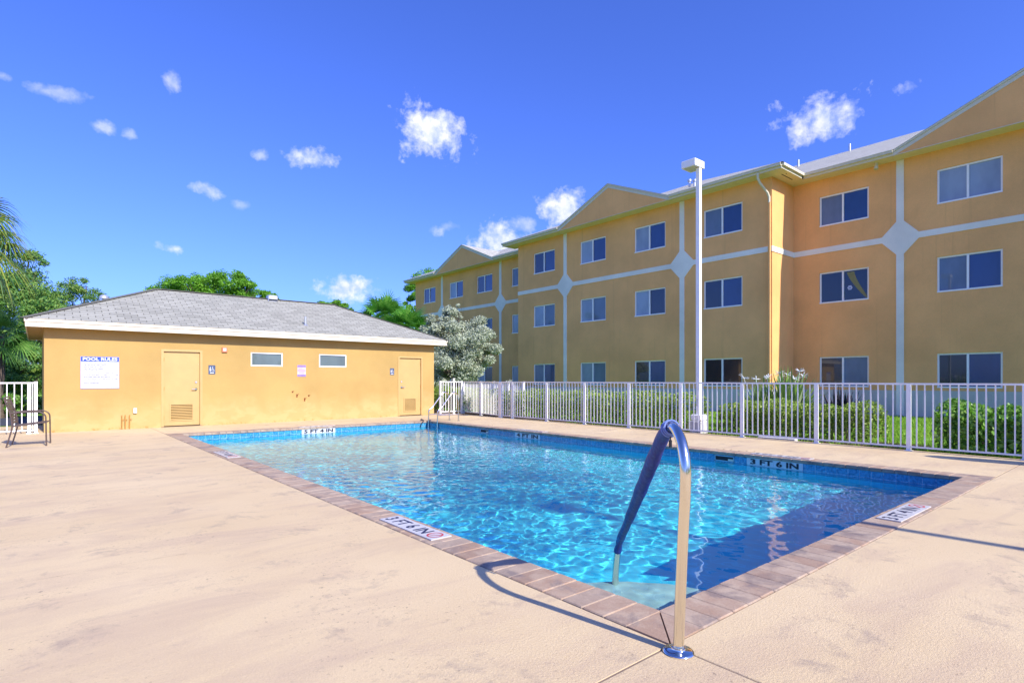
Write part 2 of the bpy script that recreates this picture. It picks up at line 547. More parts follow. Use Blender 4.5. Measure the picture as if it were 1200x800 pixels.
# deck slabs with tooled joints, one sheet with real gaps
mb = MB()
g_ = .005
xs = [-14, PX0, PX1, FX + .12]
def slab(x0, x1, y0, y1, e=.006):
    z = 0.0
    # top, plus little sloping shoulders into the joint
    b = len(mb.v)
    for (x, y, zz) in ((x0 + e, y0 + e, z), (x1 - e, y0 + e, z), (x1 - e, y1 - e, z), (x0 + e, y1 - e, z),
                       (x0, y0, z - .008), (x1, y0, z - .008), (x1, y1, z - .008), (x0, y1, z - .003)):
        mb.v.append((x, y, zz))
    for f in ((0, 1, 2, 3), (4, 5, 1, 0), (5, 6, 2, 1), (6, 7, 3, 2), (7, 4, 0, 3)):
        mb.f.append([b + i for i in f]); mb.uv.append([(0, 0)] * 4); mb.mi.append(0)
for (x0, x1, y0, y1) in ((-14, PX0, -14, PY0), (-14, PX0, PY0, HY + 3), (PX0, PX1, -14, PY0), (PX1, FX + .1, -14, PY0),
                         (PX1, FX + .1, PY0, 9.0), (PX1, FX + .1, 9.0, PY1 + 3.0), (PX0, PX1, PY1, PY1 + 3.0)):
    tight = lambda y: .0012 if abs(y - 4.62) < .01 else g_
    slab(x0 + g_, x1 - g_, y0 + tight(y0), y1 - tight(y1), .003)
deck = tag(mb.build('pool_deck', M['deck']), kind='structure')
mb = MB()
for (x0, x1, y0, y1) in ((-14, PX0, -14, HY + 3), (PX0, FX + .1, -14, PY0), (PX1, FX + .1, PY0, PY1 + 3), (PX0, PX1, PY1, PY1 + 3)):
    sheet(mb, x0, x1, y0, y1, -.0035)
tag(mb.build('deck_base', M['joint']), kind='structure')

# ground: one ring-shaped sheet to the horizon with the deck and the pool left open
mb = MB()
BX = (-1500, -14, FX + .1, 1500); BY = (-1500, -14, PY1 + 3, 1500)
for i in range(3):
    for j in range(3):
        if i == 1 and j == 1: continue
        sheet(mb, BX[i], BX[i + 1], BY[j], BY[j + 1], -.05)
tag(mb.build('lawn', M['lawn']), kind='structure')
mb = MB()
sheet(mb, -40, .9, 21.4, 26.5, -.044)
tag(mb.build('driveway', M['asphalt']), kind='structure')
mb = MB()
sheet(mb, FX + .1, FX + 1.7, 3.2, 22, -.046)
tag(mb.build('planting_bed', M['mulch']), kind='structure')

rc = random.Random(17); mb = MB(); xx = -9.0; prev = None
while xx < PX0 - .35:
    seg = rc.uniform(.05, .12); yy = 4.62 + .012 * math.sin(xx * 2.1) + rc.uniform(-.004, .004) ; wd = rc.uniform(.0004, .0019)
    if rc.random() < .12: prev = None; xx += rc.uniform(.1, .35); continue
    if prev: mb.poly([(prev[0], prev[1] - prev[2], .0012), (xx, yy - wd, .0012), (xx, yy + wd, .0012), (prev[0], prev[1] + prev[2], .0012)])
    prev = (xx, yy, wd); xx += seg
tag(mb.build('pool_deck_crack', M['joint'], deck))
mb = MB(); sheet(mb, -70, -14, -60, 17, -.045)  # unseen pale ground, added to bounce light onto the shaded apartment walls
tag(mb.build('parking_lot', M['deck']), kind='structure')
# pool basin
basin = empty('pool_basin', (IX0, IY0, 0)); tag(basin, kind='structure')
D0, D1 = -1.10, -1.55
mb = MB()
T0, T1 = -.045, -.36
def wallq(a, b, za, zb0, zb1, mbx, inward):
    """vertical quad from a to b (xy) between za and bottoms zb0/zb1, uv in metres"""
    L = math.dist(a, b)
    p = [(a[0], a[1], za), (b[0], b[1], za), (b[0], b[1], zb1), (a[0], a[1], zb0)]
    mbx.poly(p, [(0, -za), (L, -za), (L, -zb1), (0, -zb0)])
corners = [(IX0, IY0), (IX1, IY0), (IX1, IY1), (IX0, IY1)]
dep = [D0, D0, D1, D1]
for k in range(4):
    wallq(corners[k], corners[(k + 1) % 4], T0, T1, T1, mb, 0)
tile = mb.build('waterline_tile', M['tile'], basin)
mb = MB()
for k in range(4):
    a, b = corners[k], corners[(k + 1) % 4]
    mb.poly([(a[0], a[1], T1), (b[0], b[1], T1), (b[0], b[1], dep[(k + 1) % 4]), (a[0], a[1], dep[k])])
mb.poly([(IX0, IY0, D0), (IX1, IY0, D0), (IX1, IY1, D1), (IX0, IY1, D1)])
shell = mb.build('pool_shell', M['plaster'], basin)
# quarter round entry steps
def steps(r, ztop, zbot, mbx, n=40):
    b = len(mbx.v)
    e = .02
    ring = [(r - e, ztop), (r, ztop - e), (r, zbot)]
    mbx.v.append((IX0 + .002, IY0 + .002, ztop))
    for rr, z in ring:
        for k in range(n + 1):
            a = math.pi / 2 * k / n
            mbx.v.append((IX0 + .002 + rr * math.cos(a), IY0 + .002 + rr * math.sin(a), z))
    for k in range(n):
        mbx.f.append([b, b + 1 + k, b + 2 + k]); mbx.uv.append([(0, 0)] * 3); mbx.mi.append(0)
        for j in range(2):
            q = b + 1 + j * (n + 1) + k
            mbx.f.append([q, q + n + 1, q + n + 2, q + 1]); mbx.uv.append([(0, 0)] * 4); mbx.mi.append(0)
STEPS = []
for r, zt, zb in ((1.12, -.42, -.66), (1.44, -.66, -.88), (1.76, -.88, -1.11)):
    mb = MB(); steps(r + .08, zt, zb, mb)
    STEPS.append(mb.build('entry_step', M['stepplaster'] if r < 1.2 else M['plaster'], basin))
# coping bricks
rnd = random.Random(5)
mb = MB()
gap = .003; BW = .155
def brick_run(a0, a1, fixed0, fixed1, along):
    a = a0
    n = max(1, round((a1 - a0) / BW)); w = (a1 - a0) / n
    for k in range(n):
        p, q = a0 + k * w + gap / 2, a0 + (k + 1) * w - gap / 2
        dz = rnd.uniform(-.0012, .0012); j = rnd.uniform(-.002, .002)
        if along == 'y': mb.box(fixed0 + j, fixed1 + j, p, q, -.05, .006 + dz, .006)
        else: mb.box(p, q, fixed0 + j, fixed1 + j, -.05, .006 + dz, .006)
ov = .018
MARK_L = (at_z(443, 609)[1] + .25, at_z(502, 635)[1])
brick_run(IY0, IY1, PX0, IX0 + ov, 'y')
brick_run(IY0, IY1, IX1 - ov, PX1, 'y')
brick_run(IX0, IX1, PY0, IY0 + ov, 'x')
brick_run(IX0, IX1, IY1 - ov, PY1, 'x')
# mitred corners: two bricks each
for (cx, cy, ix, iy) in ((PX0, PY0, IX0, IY0), (PX1, PY0, IX1, IY0), (PX1, PY1, IX1, IY1), (PX0, PY1, IX0, IY1)):
    e = gap
    sx, sy = (1 if ix > cx else -1), (1 if iy > cy else -1)
    z0, z1 = -.05, .006
    t1 = [(cx + sx * e * 2, cy), (ix, cy), (ix, iy - sy * e * 2)]
    t2 = [(cx, cy + sy * e * 2), (ix - sx * e * 2, iy), (cx, iy)]
    for t in (t1, t2):
        ar = (t[1][0] - t[0][0]) * (t[2][1] - t[0][1]) - (t[1][1] - t[0][1]) * (t[2][0] - t[0][0])
        if ar < 0: t = [t[0], t[2], t[1]]
        b = len(mb.v)
        mb.v += [(x, y, z0) for x, y in t] + [(x, y, z1) for x, y in t]
        for f in ([2, 1, 0], [3, 4, 5], [0, 1, 4, 3], [1, 2, 5, 4], [2, 0, 3, 5]):
            mb.f.append([b + i for i in f]); mb.uv.append([(0, 0)] * len(f)); mb.mi.append(0)
coping = mb.build('coping', M['brick'], basin)
mb = MB()
for (x0, x1, y0, y1) in ((PX0, IX0 + .012, PY0, PY1), (IX1 - .012, PX1, PY0, PY1), (IX0 + .012, IX1 - .012, PY0, IY0 + .012), (IX0 + .012, IX1 - .012, IY1 - .012, PY1)):
    mb.box(x0 + .002, x1 - .002, y0 + .002, y1 - .002, -.048, -.008)
mb.build('coping_bed', M['grout'], basin)

# rippled water surface
def water_surface():
    rng = np.random.default_rng(11)
    s = .0175
    nx = int((IX1 - IX0) / s); ny = int((IY1 - IY0) / s)
    X, Y = np.meshgrid(np.linspace(IX0, IX1, nx), np.linspace(IY0, IY1, ny), indexing='ij')
    Z = np.zeros_like(X)
    # slow domain warp so that no wave train runs straight across the pool
    WX = X + .10 * np.sin(1.3 * Y + .7 * X) + .05 * np.sin(3.1 * X - 1.7 * Y + 1.0)
    WY = Y + .10 * np.sin(1.1 * X - .9 * Y + 2.0) + .05 * np.sin(2.7 * Y + 2.3 * X)
    for _ in range(110):
        lam = math.exp(rng.uniform(math.log(.072), math.log(.32)))
        k = 2 * math.pi / lam
        a = rng.uniform(0, 2 * math.pi)
        Z += lam ** 1.75 * rng.uniform(.5, 1.2) * np.sin(k * (WX * math.cos(a) + WY * math.sin(a)) + rng.uniform(0, 6.28))
    gx_ = np.diff(Z, axis=0) / (X[1, 0] - X[0, 0])
    Z *= .027 / gx_.std()
    calm = .35 + .65 * np.clip(np.hypot(X - IX0, Y - IY0) / 1.9, 0, 1)
    Z *= calm * (.85 + .25 * np.sin(.8 * X + .5) * np.sin(.55 * Y + 1.0))
    V = np.stack([X, Y, Z + WZ], -1).reshape(-1, 3)
    idx = np.arange(nx * ny).reshape(nx, ny)
    P = np.stack([idx[:-1, :-1], idx[1:, :-1], idx[1:, 1:], idx[:-1, 1:]], -1).reshape(-1, 4)
    o = newmesh('water', V, P, M['water'], None, True)
    return tag(o, kind='structure')
water = water_surface()

# ------------------------------------------------------------------ depth markers, skimmers, lids
def coping_marker(p_far, p_near, x_in, x_out, label, txt):
    pass
def flat_marker(c, along, inward, L, W, txt, label):
    """white tile set into the coping; along = reading direction, inward = letter tops point this way"""
    c, e1, e2 = Vector(c), Vector(along), Vector(inward)
    base = empty('depth_marker', c, label, 'depth marker', 'depth markers round the pool')
    mb = MB(); n = max(3, round(L / W))
    w = L / n
    for k in range(n):
        q = c + e1 * (-L / 2 + (k + .5) * w) + Vector((0, 0, .0045))
        mb.obox(q, e1 * (w / 2 - .0015), e2 * (W / 2), (0, 0, .0045))
    mb.build('tile_plate', M['markerwhite'], base)
    mb = MB()
    letters(mb, txt, c + e1 * (-L / 2 + .03) - e2 * (W * .33) + Vector((0, 0, .0100)), e1, e2, .2, .004, width=L * .74, height=W * .68)
    mb.build('lettering', M['navy'], base)
    mb = MB()
    cc = c + e1 * (L / 2 - W * .5); r = W * .36
    n = 28
    for k in range(n):
        a0, a1 = 2 * math.pi * k / n, 2 * math.pi * (k + 1) / n
        mb.poly([cc + (e1 * math.cos(a) + e2 * math.sin(a)) * q + Vector((0, 0, .0103)) for a, q in ((a0, r), (a1, r), (a1, r * .8), (a0, r * .8))])
    d = (e1 + e2).normalized(); q = (e1 - e2).normalized()
    mb.poly([cc + d * r * .8 * s + q * r * .1 * t + Vector((0, 0, .0106)) for s, t in ((-1, -1), (1, -1), (1, 1), (-1, 1))])
    mb.build('no_diving_symbol', M['red'], base)
    return base
ZM = .0075
cxL = (PX0 + IX0) / 2 + .005
flat_marker((cxL, (at_z(452, 608)[1] + at_z(511, 634)[1]) / 2, ZM), (0, -1, 0), (1, 0, 0), .86, .19, '3 FT 6 IN', 'white depth tile on the long coping beside the rail shadow')
flat_marker((cxL, at_z(264, 533)[1], ZM), (0, -1, 0), (1, 0, 0), .96, .20, '5 FT 4 IN', 'weathered depth tile on the coping near the far corner by the louvred door')
cR = (at_z(1064, 602) )
flat_marker((at_z(1066, 602)[0] , (PY0 + IY0) / 2, ZM), (1, 0, 0), (0, 1, 0), .92, .19, '3 FT 4 IN', 'white depth tile on the short right hand coping just beyond the thin pole shadow')
cxR = (PX1 + IX1) / 2
yA = on_x(907, 545, IX1)[1]; yB = on_x(618, 511, IX1)[1]; xC = on_y(373.5, 507, IY1)[0]
flat_marker((cxR, yA - .05, ZM), (0, -1, 0), (1, 0, 0), .95, .19, '3 FT 6 IN', 'flat depth tile on top of the coping above the 3 FT 6 IN wall tiles')
flat_marker((cxR, yB, ZM), (0, -1, 0), (1, 0, 0), .95, .19, '4 FT IN', 'flat depth tile on top of the coping above the 4 FT wall tiles')
flat_marker((xC, (PY1 + IY1) / 2, ZM), (1, 0, 0), (0, 1, 0), .95, .19, '5 FT 4 IN', 'flat depth tile on the coping in front of the pool house wall')

def wall_marker(c, ex, nrm, L, H, txt, label):
    c, ex, nrm = Vector(c), Vector(ex), Vector(nrm)
    base = empty('depth_marker', c, label, 'depth marker', 'depth markers round the pool')
    ez = Vector((0, 0, 1)); mb = MB()
    n = 6; w = L / n
    for k in range(n):
        mb.obox(c + ex * (-L / 2 + (k + .5) * w) + nrm * .004, ex * (w / 2 - .0015), nrm * .004, ez * H / 2)
    mb.build('tile_plate', M['signwhite'], base)
    mb = MB()
    letters(mb, txt, c - ex * L * .43 - ez * H * .40 + nrm * .0095, ex, ez, .15, .006, width=L * .86, height=H * .80)
    mb.build('lettering', M['black'], base)
    return base
HH = .118
zc = -.046 - HH / 2
wall_marker((IX1, yA, zc), (0, -1, 0), (-1, 0, 0), .91, HH, '3 FT 6 IN', 'upright 3 FT 6 IN tiles on the pool wall right of the nearer skimmer')
wall_marker((IX1, yB, zc), (0, -1, 0), (-1, 0, 0), .91, HH, '4 FT IN', 'upright depth tiles reading 4 FT on the pool wall below the picket fence')
wall_marker((xC, IY1, zc), (1, 0, 0), (0, -1, 0), .91, HH, '5 FT 4 IN', 'sunlit upright depth tiles on the far pool wall below the pool house')

def skimmer(px, py, label):
    y = on_x(px, py, IX1)[1]
    o = empty('skimmer', (IX1, y, WZ), label, 'skimmer', 'skimmers in the far pool wall')
    L, z0, z1 = .36, -.155, -.060
    mb = MB()
    x = IX1 - .006
    for a, b, c, d in ((y - L / 2, y + L / 2, z1 - .014, z1), (y - L / 2, y + L / 2, z0, z0 + .012), (y - L / 2, y - L / 2 + .014, z0, z1), (y + L / 2 - .014, y + L / 2, z0, z1)):
        mb.box(x - .004, IX1 + .001, a, b, c, d)
    mb.build('frame', M['tile'], o)
    mb = MB(); mb.box(x, IX1 + .001, y - L / 2 + .014, y + L / 2 - .014, z0 + .012, z1 - .014)
    mb.build('throat', M['dark'], o)
    mb = MB(); mb.box(x - .003, x - .001, y - L / 2 + .016, y - L / 2 + .11, z0 + .014, z1 - .05)
    mb.build('weir_flap', M['fascia'], o)
skimmer(849, 540.5, 'dark skimmer slot in the pool wall left of the 3 FT 6 IN tiles')
skimmer(568, 507, 'small dark skimmer slot in the pool wall between the ladder and the 4 FT tiles')
def lid(px, py, label):
    p = at_z(px, py)
    mb = MB(); mb.lathe((p.x, p.y, 0), [(.125, 0), (.125, .004), (.118, .006)], 28)
    o = mb.build('skimmer_cover', M['deck'], None, True); recentre(o, p)
    tag(o, label, 'lid', 'round skimmer lids in the deck')
    mb = MB(); mb.lathe((p.x, p.y, 0), [(.138, -.004), (.138, .0025), (.126, .0028)], 28)
    mb.build('rim', M['joint'], o)
    mb = MB(); mb.lathe((p.x, p.y, 0), [(.018, .005), (.018, .0075)], 10); mb.build('finger_hole', M['dark'], o)
lid(572, 498.2, 'round deck lid between the fence gate and the far skimmer')
lid(875, 528.5, 'right hand round deck lid of the two behind the nearer skimmer')
lid(848, 526.3, 'left hand round deck lid of the two behind the nearer skimmer')

# ------------------------------------------------------------------ grab rail
base = at_z(795, 763.5)
foot = at_z(722, 672, WZ)
dv = Vector((foot.x - base.x, foot.y - base.y, 0)); SL = dv.length; dv.normalize()
def rp(s, z): return Vector((base.x, base.y, 0)) + dv * s + Vector((0, 0, z))
rail = empty('grab_rail', base, 'polished steel grab rail with a blue cloth sleeve at the pool entry steps', 'grab rail')
prof = [(0, .0), (-.035, .3), (-.075, .6), (-.10, .76), (-.10, .87), (-.055, .96), (.03, 1.015), (.12, 1.02), (.21, .99), (.31, .93), (.60, .712), (.9, .483), (1.15, .293), (1.38, .125), (1.47, .02), (1.52, -.08), (1.555, -.2), (1.575, -.42), (1.58, -.68)]
path = catmull([rp(*p) for p in prof], 6)
mb = MB(); mb.tube(path, .0245, 24)
mb.build('tube', M['steel'], rail, True, 60)
# cloth sleeve from just past the crown of the bend down the sloping leg
sl = catmull([rp(*p) for p in prof[7:15]], 12)
cum = [0]
for a, b in zip(sl, sl[1:]): cum.append(cum[-1] + (b - a).length)
rr = []
pr = random.Random(2)
for i, c in enumerate(cum):
    t = c / cum[-1]
    w = .032 + .007 * math.sin(min(1, t * 1.35) * math.pi) ** 1.2 - .006 * t + .0012 * math.sin(t * 31) + .001 * math.sin(t * 57 + 1)
    if t < .02: w = .028
    if t > .985: w = .028
    rr.append(w)
mb = MB(); mb.tube(sl, rr, 28)
cv = mb.build('sleeve', M['cover'], rail, True, 70)
# gathered collar at the mouth of the sleeve
mb = MB()
k0 = sl[0]; t0 = (sl[2] - sl[0]).normalized()
for off, rad in ((-.012, .034), (.004, .037), (.03, .0385)):
    c = k0 + t0 * off
    u = t0.cross(Vector((0, 0, 1))).normalized(); w = u.cross(t0)
    ring = [c + (u * math.cos(a) + w * math.sin(a)) * rad for a in np.linspace(0, 2 * math.pi, 29)]
    mb.tube(ring, .0045, 6, False)
mb.build('gathered_cuff', simple('cuff_cord', (.18, .26, .55), .6), cv, True)
mb = MB()
q = k0 + t0 * .01 - Vector((0, 0, .037))
mb.tube([q, q - Vector((0, 0, .02))], .0035, 8); mb.tube([q - Vector((0, 0, .02)), q - Vector((0, 0, .055))], .008, 10)
mb.build('toggle', M['black'], cv, True)
mb = MB()
mb.lathe((base.x, base.y, 0), [(.069, 0), (.071, .004), (.068, .009), (.060, .0115), (.034, .013), (.031, .016), (.030, .022), (.0252, .024)], 48)
mb.build('flange', M['chrome'], rail, True, 50)

# ------------------------------------------------------------------ ladder at the far corner
lad = empty('pool_ladder', (9.5, 14.5, 0), 'steel pool ladder with two arched handrails at the far corner', 'ladder')
lx = .0
for y in (14.75, 14.25):
    P = [(9.86, y, 0), (9.86, y, .45), (9.85, y, .70), (9.80, y, .82), (9.70, y, .87), (9.60, y, .82), (9.42, y, .62), (9.26, y, .44), (9.19, y, .34), (9.165, y, .2), (9.165 - .06, y, -.12), (9.09, y, -.5), (9.09, y, -1.0)]
    P[9] = (9.11, y, .2); P[8] = (9.13, y, .33)
    mb = MB(); mb.tube(catmull(P, 5), .0205, 14)
    r_ = mb.build('handrail', M['steel'], lad, True, 60)
    mb = MB(); mb.lathe((9.86, y, 0), [(.045, 0), (.045, .008), (.03, .016), (.021, .022)], 20)
    mb.build('flange', M['chrome'], r_, True)
mb = MB()
for z in (-.35, -.62, -.89): mb.box(9.05, 9.13, 14.27, 14.73, z, z + .025, .004)
mb.build('rung', M['white'], lad)
# low bar lying over the deck between the rails
mb = MB()
for y in (14.75, 14.25): mb.tube([(9.12, y, .20), (9.86, y, .20)], .012, 8)
mb.build('brace', M['steel'], lad, True)
# hanging hose/rope at corner
mb = MB()
mb.tube(catmull([(8.93, IY1 + .10, .01), (9.00, IY1 + .05, .035), (8.96, IY1 - .03, .0), (8.90, IY1 - .03, -.07), (8.87, IY1 - .03, -.16), (8.88, IY1 - .04, -.30)], 6), .014, 8)
o = mb.build('pool_hose', M['black'], None, True); recentre(o, (8.93, IY1, 0))
tag(o, 'short black hose hanging over the far pool corner into the water', 'hose')

# ------------------------------------------------------------------ fences
def fence_run(name, a, b, posts, label, h=1.195, npick=12, post_w=.062, z0=.07, extra=None, gate=False):
    """posts: list of distances along a->b; panels between them"""
    a, b = Vector(a), Vector(b)
    d = (b - a).normalized(); sd = Vector((-d.y, d.x, 0))
    root = empty(name, a, label, 'gate' if gate else 'fence')
    for i, s in enumerate(posts):
        hh = h - .032 if not gate else h
        if extra and i in extra: hh = extra[i]
        p = a + d * s
        mb = MB(); mb.obox(p + Vector((0, 0, hh / 2)), d * post_w / 2, sd * post_w / 2, (0, 0, hh / 2))
        mb.obox(p + Vector((0, 0, .004)), d * .055, sd * .055, (0, 0, .004))
        pc = mb.build('post', M['white'], root)
        if extra and i in extra or gate:
            mb = MB(); mb.obox(p + Vector((0, 0, hh + .006)), d * (post_w / 2 + .005), sd * (post_w / 2 + .005), (0, 0, .006)); mb.build('cap', M['white'], pc)
    ends = posts
    for s0, s1 in zip(ends, ends[1:]):
        mb = MB()
        p0, p1 = a + d * (s0 + post_w / 2 + .001), a + d * (s1 - post_w / 2 - .001)
        q0, q1 = (p0, p1) if gate else (a + d * (s0 + .0005), a + d * (s1 - .0005))
        mb.bar(q0 + Vector((0, 0, h - .016)), q1 + Vector((0, 0, h - .016)), .040, .032)
        mb.bar(p0 + Vector((0, 0, z0)), p1 + Vector((0, 0, z0)), .030, .028)
        n = npick if npick else max(1, round((s1 - s0) / .118) - 1)
        if (s1 - s0) < 1.2: n = max(1, round((s1 - s0) / .118) - 1)
        for k in range(1, n + 1):
            p = a + d * (s0 + (s1 - s0) * k / (n + 1))
            mb.obox(p + Vector((0, 0, (h - .032 + z0 + .014) / 2)), d * .0095, sd * .0095, (0, 0, (h - .032 - z0 - .014) / 2))
        mb.build('picket_panel', M['white'], root)
    return root
pxs = [1.60 - 1.545 * 3, 1.60 - 1.545 * 2, 1.60 - 1.545, 1.60, 3.14, 4.69, 6.23, 7.77, 9.32, 10.88, 12.42, 14.02, 14.60]
y0 = pxs[0]
fence_run('picket_fence', (FX, y0, 0), (FX, 14.6, 0), [p - y0 for p in pxs], 'long white metal picket fence along the deck in front of the hedges')
# last length bending out to the corner beyond the ladder, then back to the pool house
fence_run('picket_fence', (FX + .02, 14.70, 0), (12.28, 17.42, 0), [0, 1.35, 2.76], 'white picket fence length angling away behind the ladder towards the silver tree', npick=11)
fence_run('picket_gate', (11.21, HY + .06, 0), (12.20, HY + .06, 0), [0.03, .62, .97], 'sunlit white picket gate between the pool house corner and the fence', extra={1: 1.30}, gate=True, z0=.09)
fence_run('picket_gate', (12.55, 14.3, 0), (12.75, 17.0, 0), [0, .9, 1.8, 2.7], 'white picket gate leaf standing open behind the angled fence length', gate=True, h=1.185)
fence_run('picket_fence', (-3.4, HY + .02, 0), (.13, HY + .02, 0), [0, 1.6, 3.28, 3.40], 'white picket fence behind the brown chair ending at the pool house corner', extra={3: 1.2})

# ------------------------------------------------------------------ walls with openings
def wall_open(mb, o, ex, nrm, L, z0, z1, holes, reveal=.1, zsplit=None):
    """wall in the plane through o with horizontal unit ex, outward normal nrm; holes = (a0,a1,z0,z1) metres along ex"""
    o, ex, nrm = Vector(o), Vector(ex), Vector(nrm)
    A = sorted({0.0, L} | {h[0] for h in holes} | {h[1] for h in holes})
    Z = sorted({z0, z1} | {h[2] for h in holes} | {h[3] for h in holes})
    A = [a for a in A if 0 <= a <= L]; Z = [z for z in Z if z0 <= z <= z1]
    P = lambda a, z, d=0: (o.x + ex.x * a - nrm.x * d, o.y + ex.y * a - nrm.y * d, z)
    flip = ex.cross(Vector((0, 0, 1))).dot(nrm) < 0
    for i in range(len(A) - 1):
        for j in range(len(Z) - 1):
            ca, cz = (A[i] + A[i + 1]) / 2, (Z[j] + Z[j + 1]) / 2
            if any(h[0] < ca < h[1] and h[2] < cz < h[3] for h in holes): continue
            q = [P(A[i], Z[j]), P(A[i + 1], Z[j]), P(A[i + 1], Z[j + 1]), P(A[i], Z[j + 1])]
            mb.poly(q[::-1] if flip else q)
    for (a0, a1, b0, b1) in holes:
        c = [(a0, b0), (a1, b0), (a1, b1), (a0, b1)]
        for k in range(4):
            p, q = c[k], c[(k + 1) % 4]
            quad = [P(*p), P(*p, reveal), P(*q, reveal), P(*q)]
            mb.poly(quad[::-1] if flip else quad)

def frame_rect(mb, o, ex, nrm, a0, a1, z0, z1, w, depth, d0):
    """rectangular frame; d0 = how far behind the wall face its front lies"""
    o, ex, nrm = Vector(o), Vector(ex), Vector(nrm)
    def bx(x0, x1, y0, y1):
        c = o + ex * ((x0 + x1) / 2) - nrm * (d0 + depth / 2) + Vector((0, 0, (y0 + y1) / 2))
        mb.obox(c, ex * ((x1 - x0) / 2), nrm * (depth / 2), (0, 0, (y1 - y0) / 2))
    bx(a0, a1, z0, z0 + w); bx(a0, a1, z1 - w, z1)
    bx(a0, a0 + w, z0 + w, z1 - w); bx(a1 - w, a1, z0 + w, z1 - w)

def rect(mb, o, ex, nrm, a0, a1, z0, z1, d):
    o, ex, nrm = Vector(o), Vector(ex), Vector(nrm)
    q = [o + ex * a - nrm * d + Vector((0, 0, z)) for a, z in ((a0, z0), (a1, z0), (a1, z1), (a0, z1))]
    if ex.cross(Vector((0, 0, 1))).dot(nrm) < 0: q = q[::-1]
    mb.poly(q)

# ------------------------------------------------------------------ pool house
HX0, HX1 = on_y(51.5, 500, HY)[0], on_y(508.5, 480, HY)[0]
OVH = .335; HD = 5.25; EZ = 2.475; FH = .19; SLP = .445
house = empty('pool_house', (HX0, HY, 0), 'low orange stucco pool house with a grey shingled hip roof', 'pool house')
ex, nr = Vector((1, 0, 0)), Vector((0, -1, 0))
O = Vector((HX0, HY, 0))
def hp(px, py):
    p = on_y(px, py, HY); return p.x - HX0, p.z
wins = []
for (x0, x1, y0_, y1_) in ((294, 331.5, 412, 429), (374, 406, 415, 430)):
    a0, b1 = hp(x0, y0_); a1, b0 = hp(x1, y1_ + .3); wins.append((a0, a1, b0, b0 + .40))
doors = []
for (x0, x1, yt) in ((189, 237, 407.5), (466.5, 495, 416.2)):
    a0, zt = hp(x0, yt); a1, _ = hp(x1, yt); doors.append((a0, a1, 0.0, 2.06))
doors[1] = (doors[1][0], doors[1][1] , 0.0, 2.06)
mb = MB()
W_ = HX1 - HX0
wall_open(mb, O, ex, nr, W_, 0, 2.62, wins + [(d[0], d[1], .012, d[3]) for d in doors], .09)
wall_open(mb, (HX0, HY + HD, 0), (0, -1, 0), (-1, 0, 0), HD, 0, 2.62, [])
wall_open(mb, (HX1, HY, 0), (0, 1, 0), (1, 0, 0), HD, 0, 2.62, [])
wall_open(mb, (HX1, HY + HD, 0), (-1, 0, 0), (0, 1, 0), W_, 0, 2.62, [])
mb.build('wall', M['house'], house)
for (a0, a1, b0, b1) in wins:
    mb = MB(); frame_rect(mb, O, ex, nr, a0 + .001, a1 - .001, b0 + .001, b1 - .001, .032, .05, .012)
    f = mb.build('window', M['frame'], house)
    mb = MB(); rect(mb, O, ex, nr, a0 + .03, a1 - .03, b0 + .03, b1 - .03, .045); mb.build('pane', M['pane_house'], f)
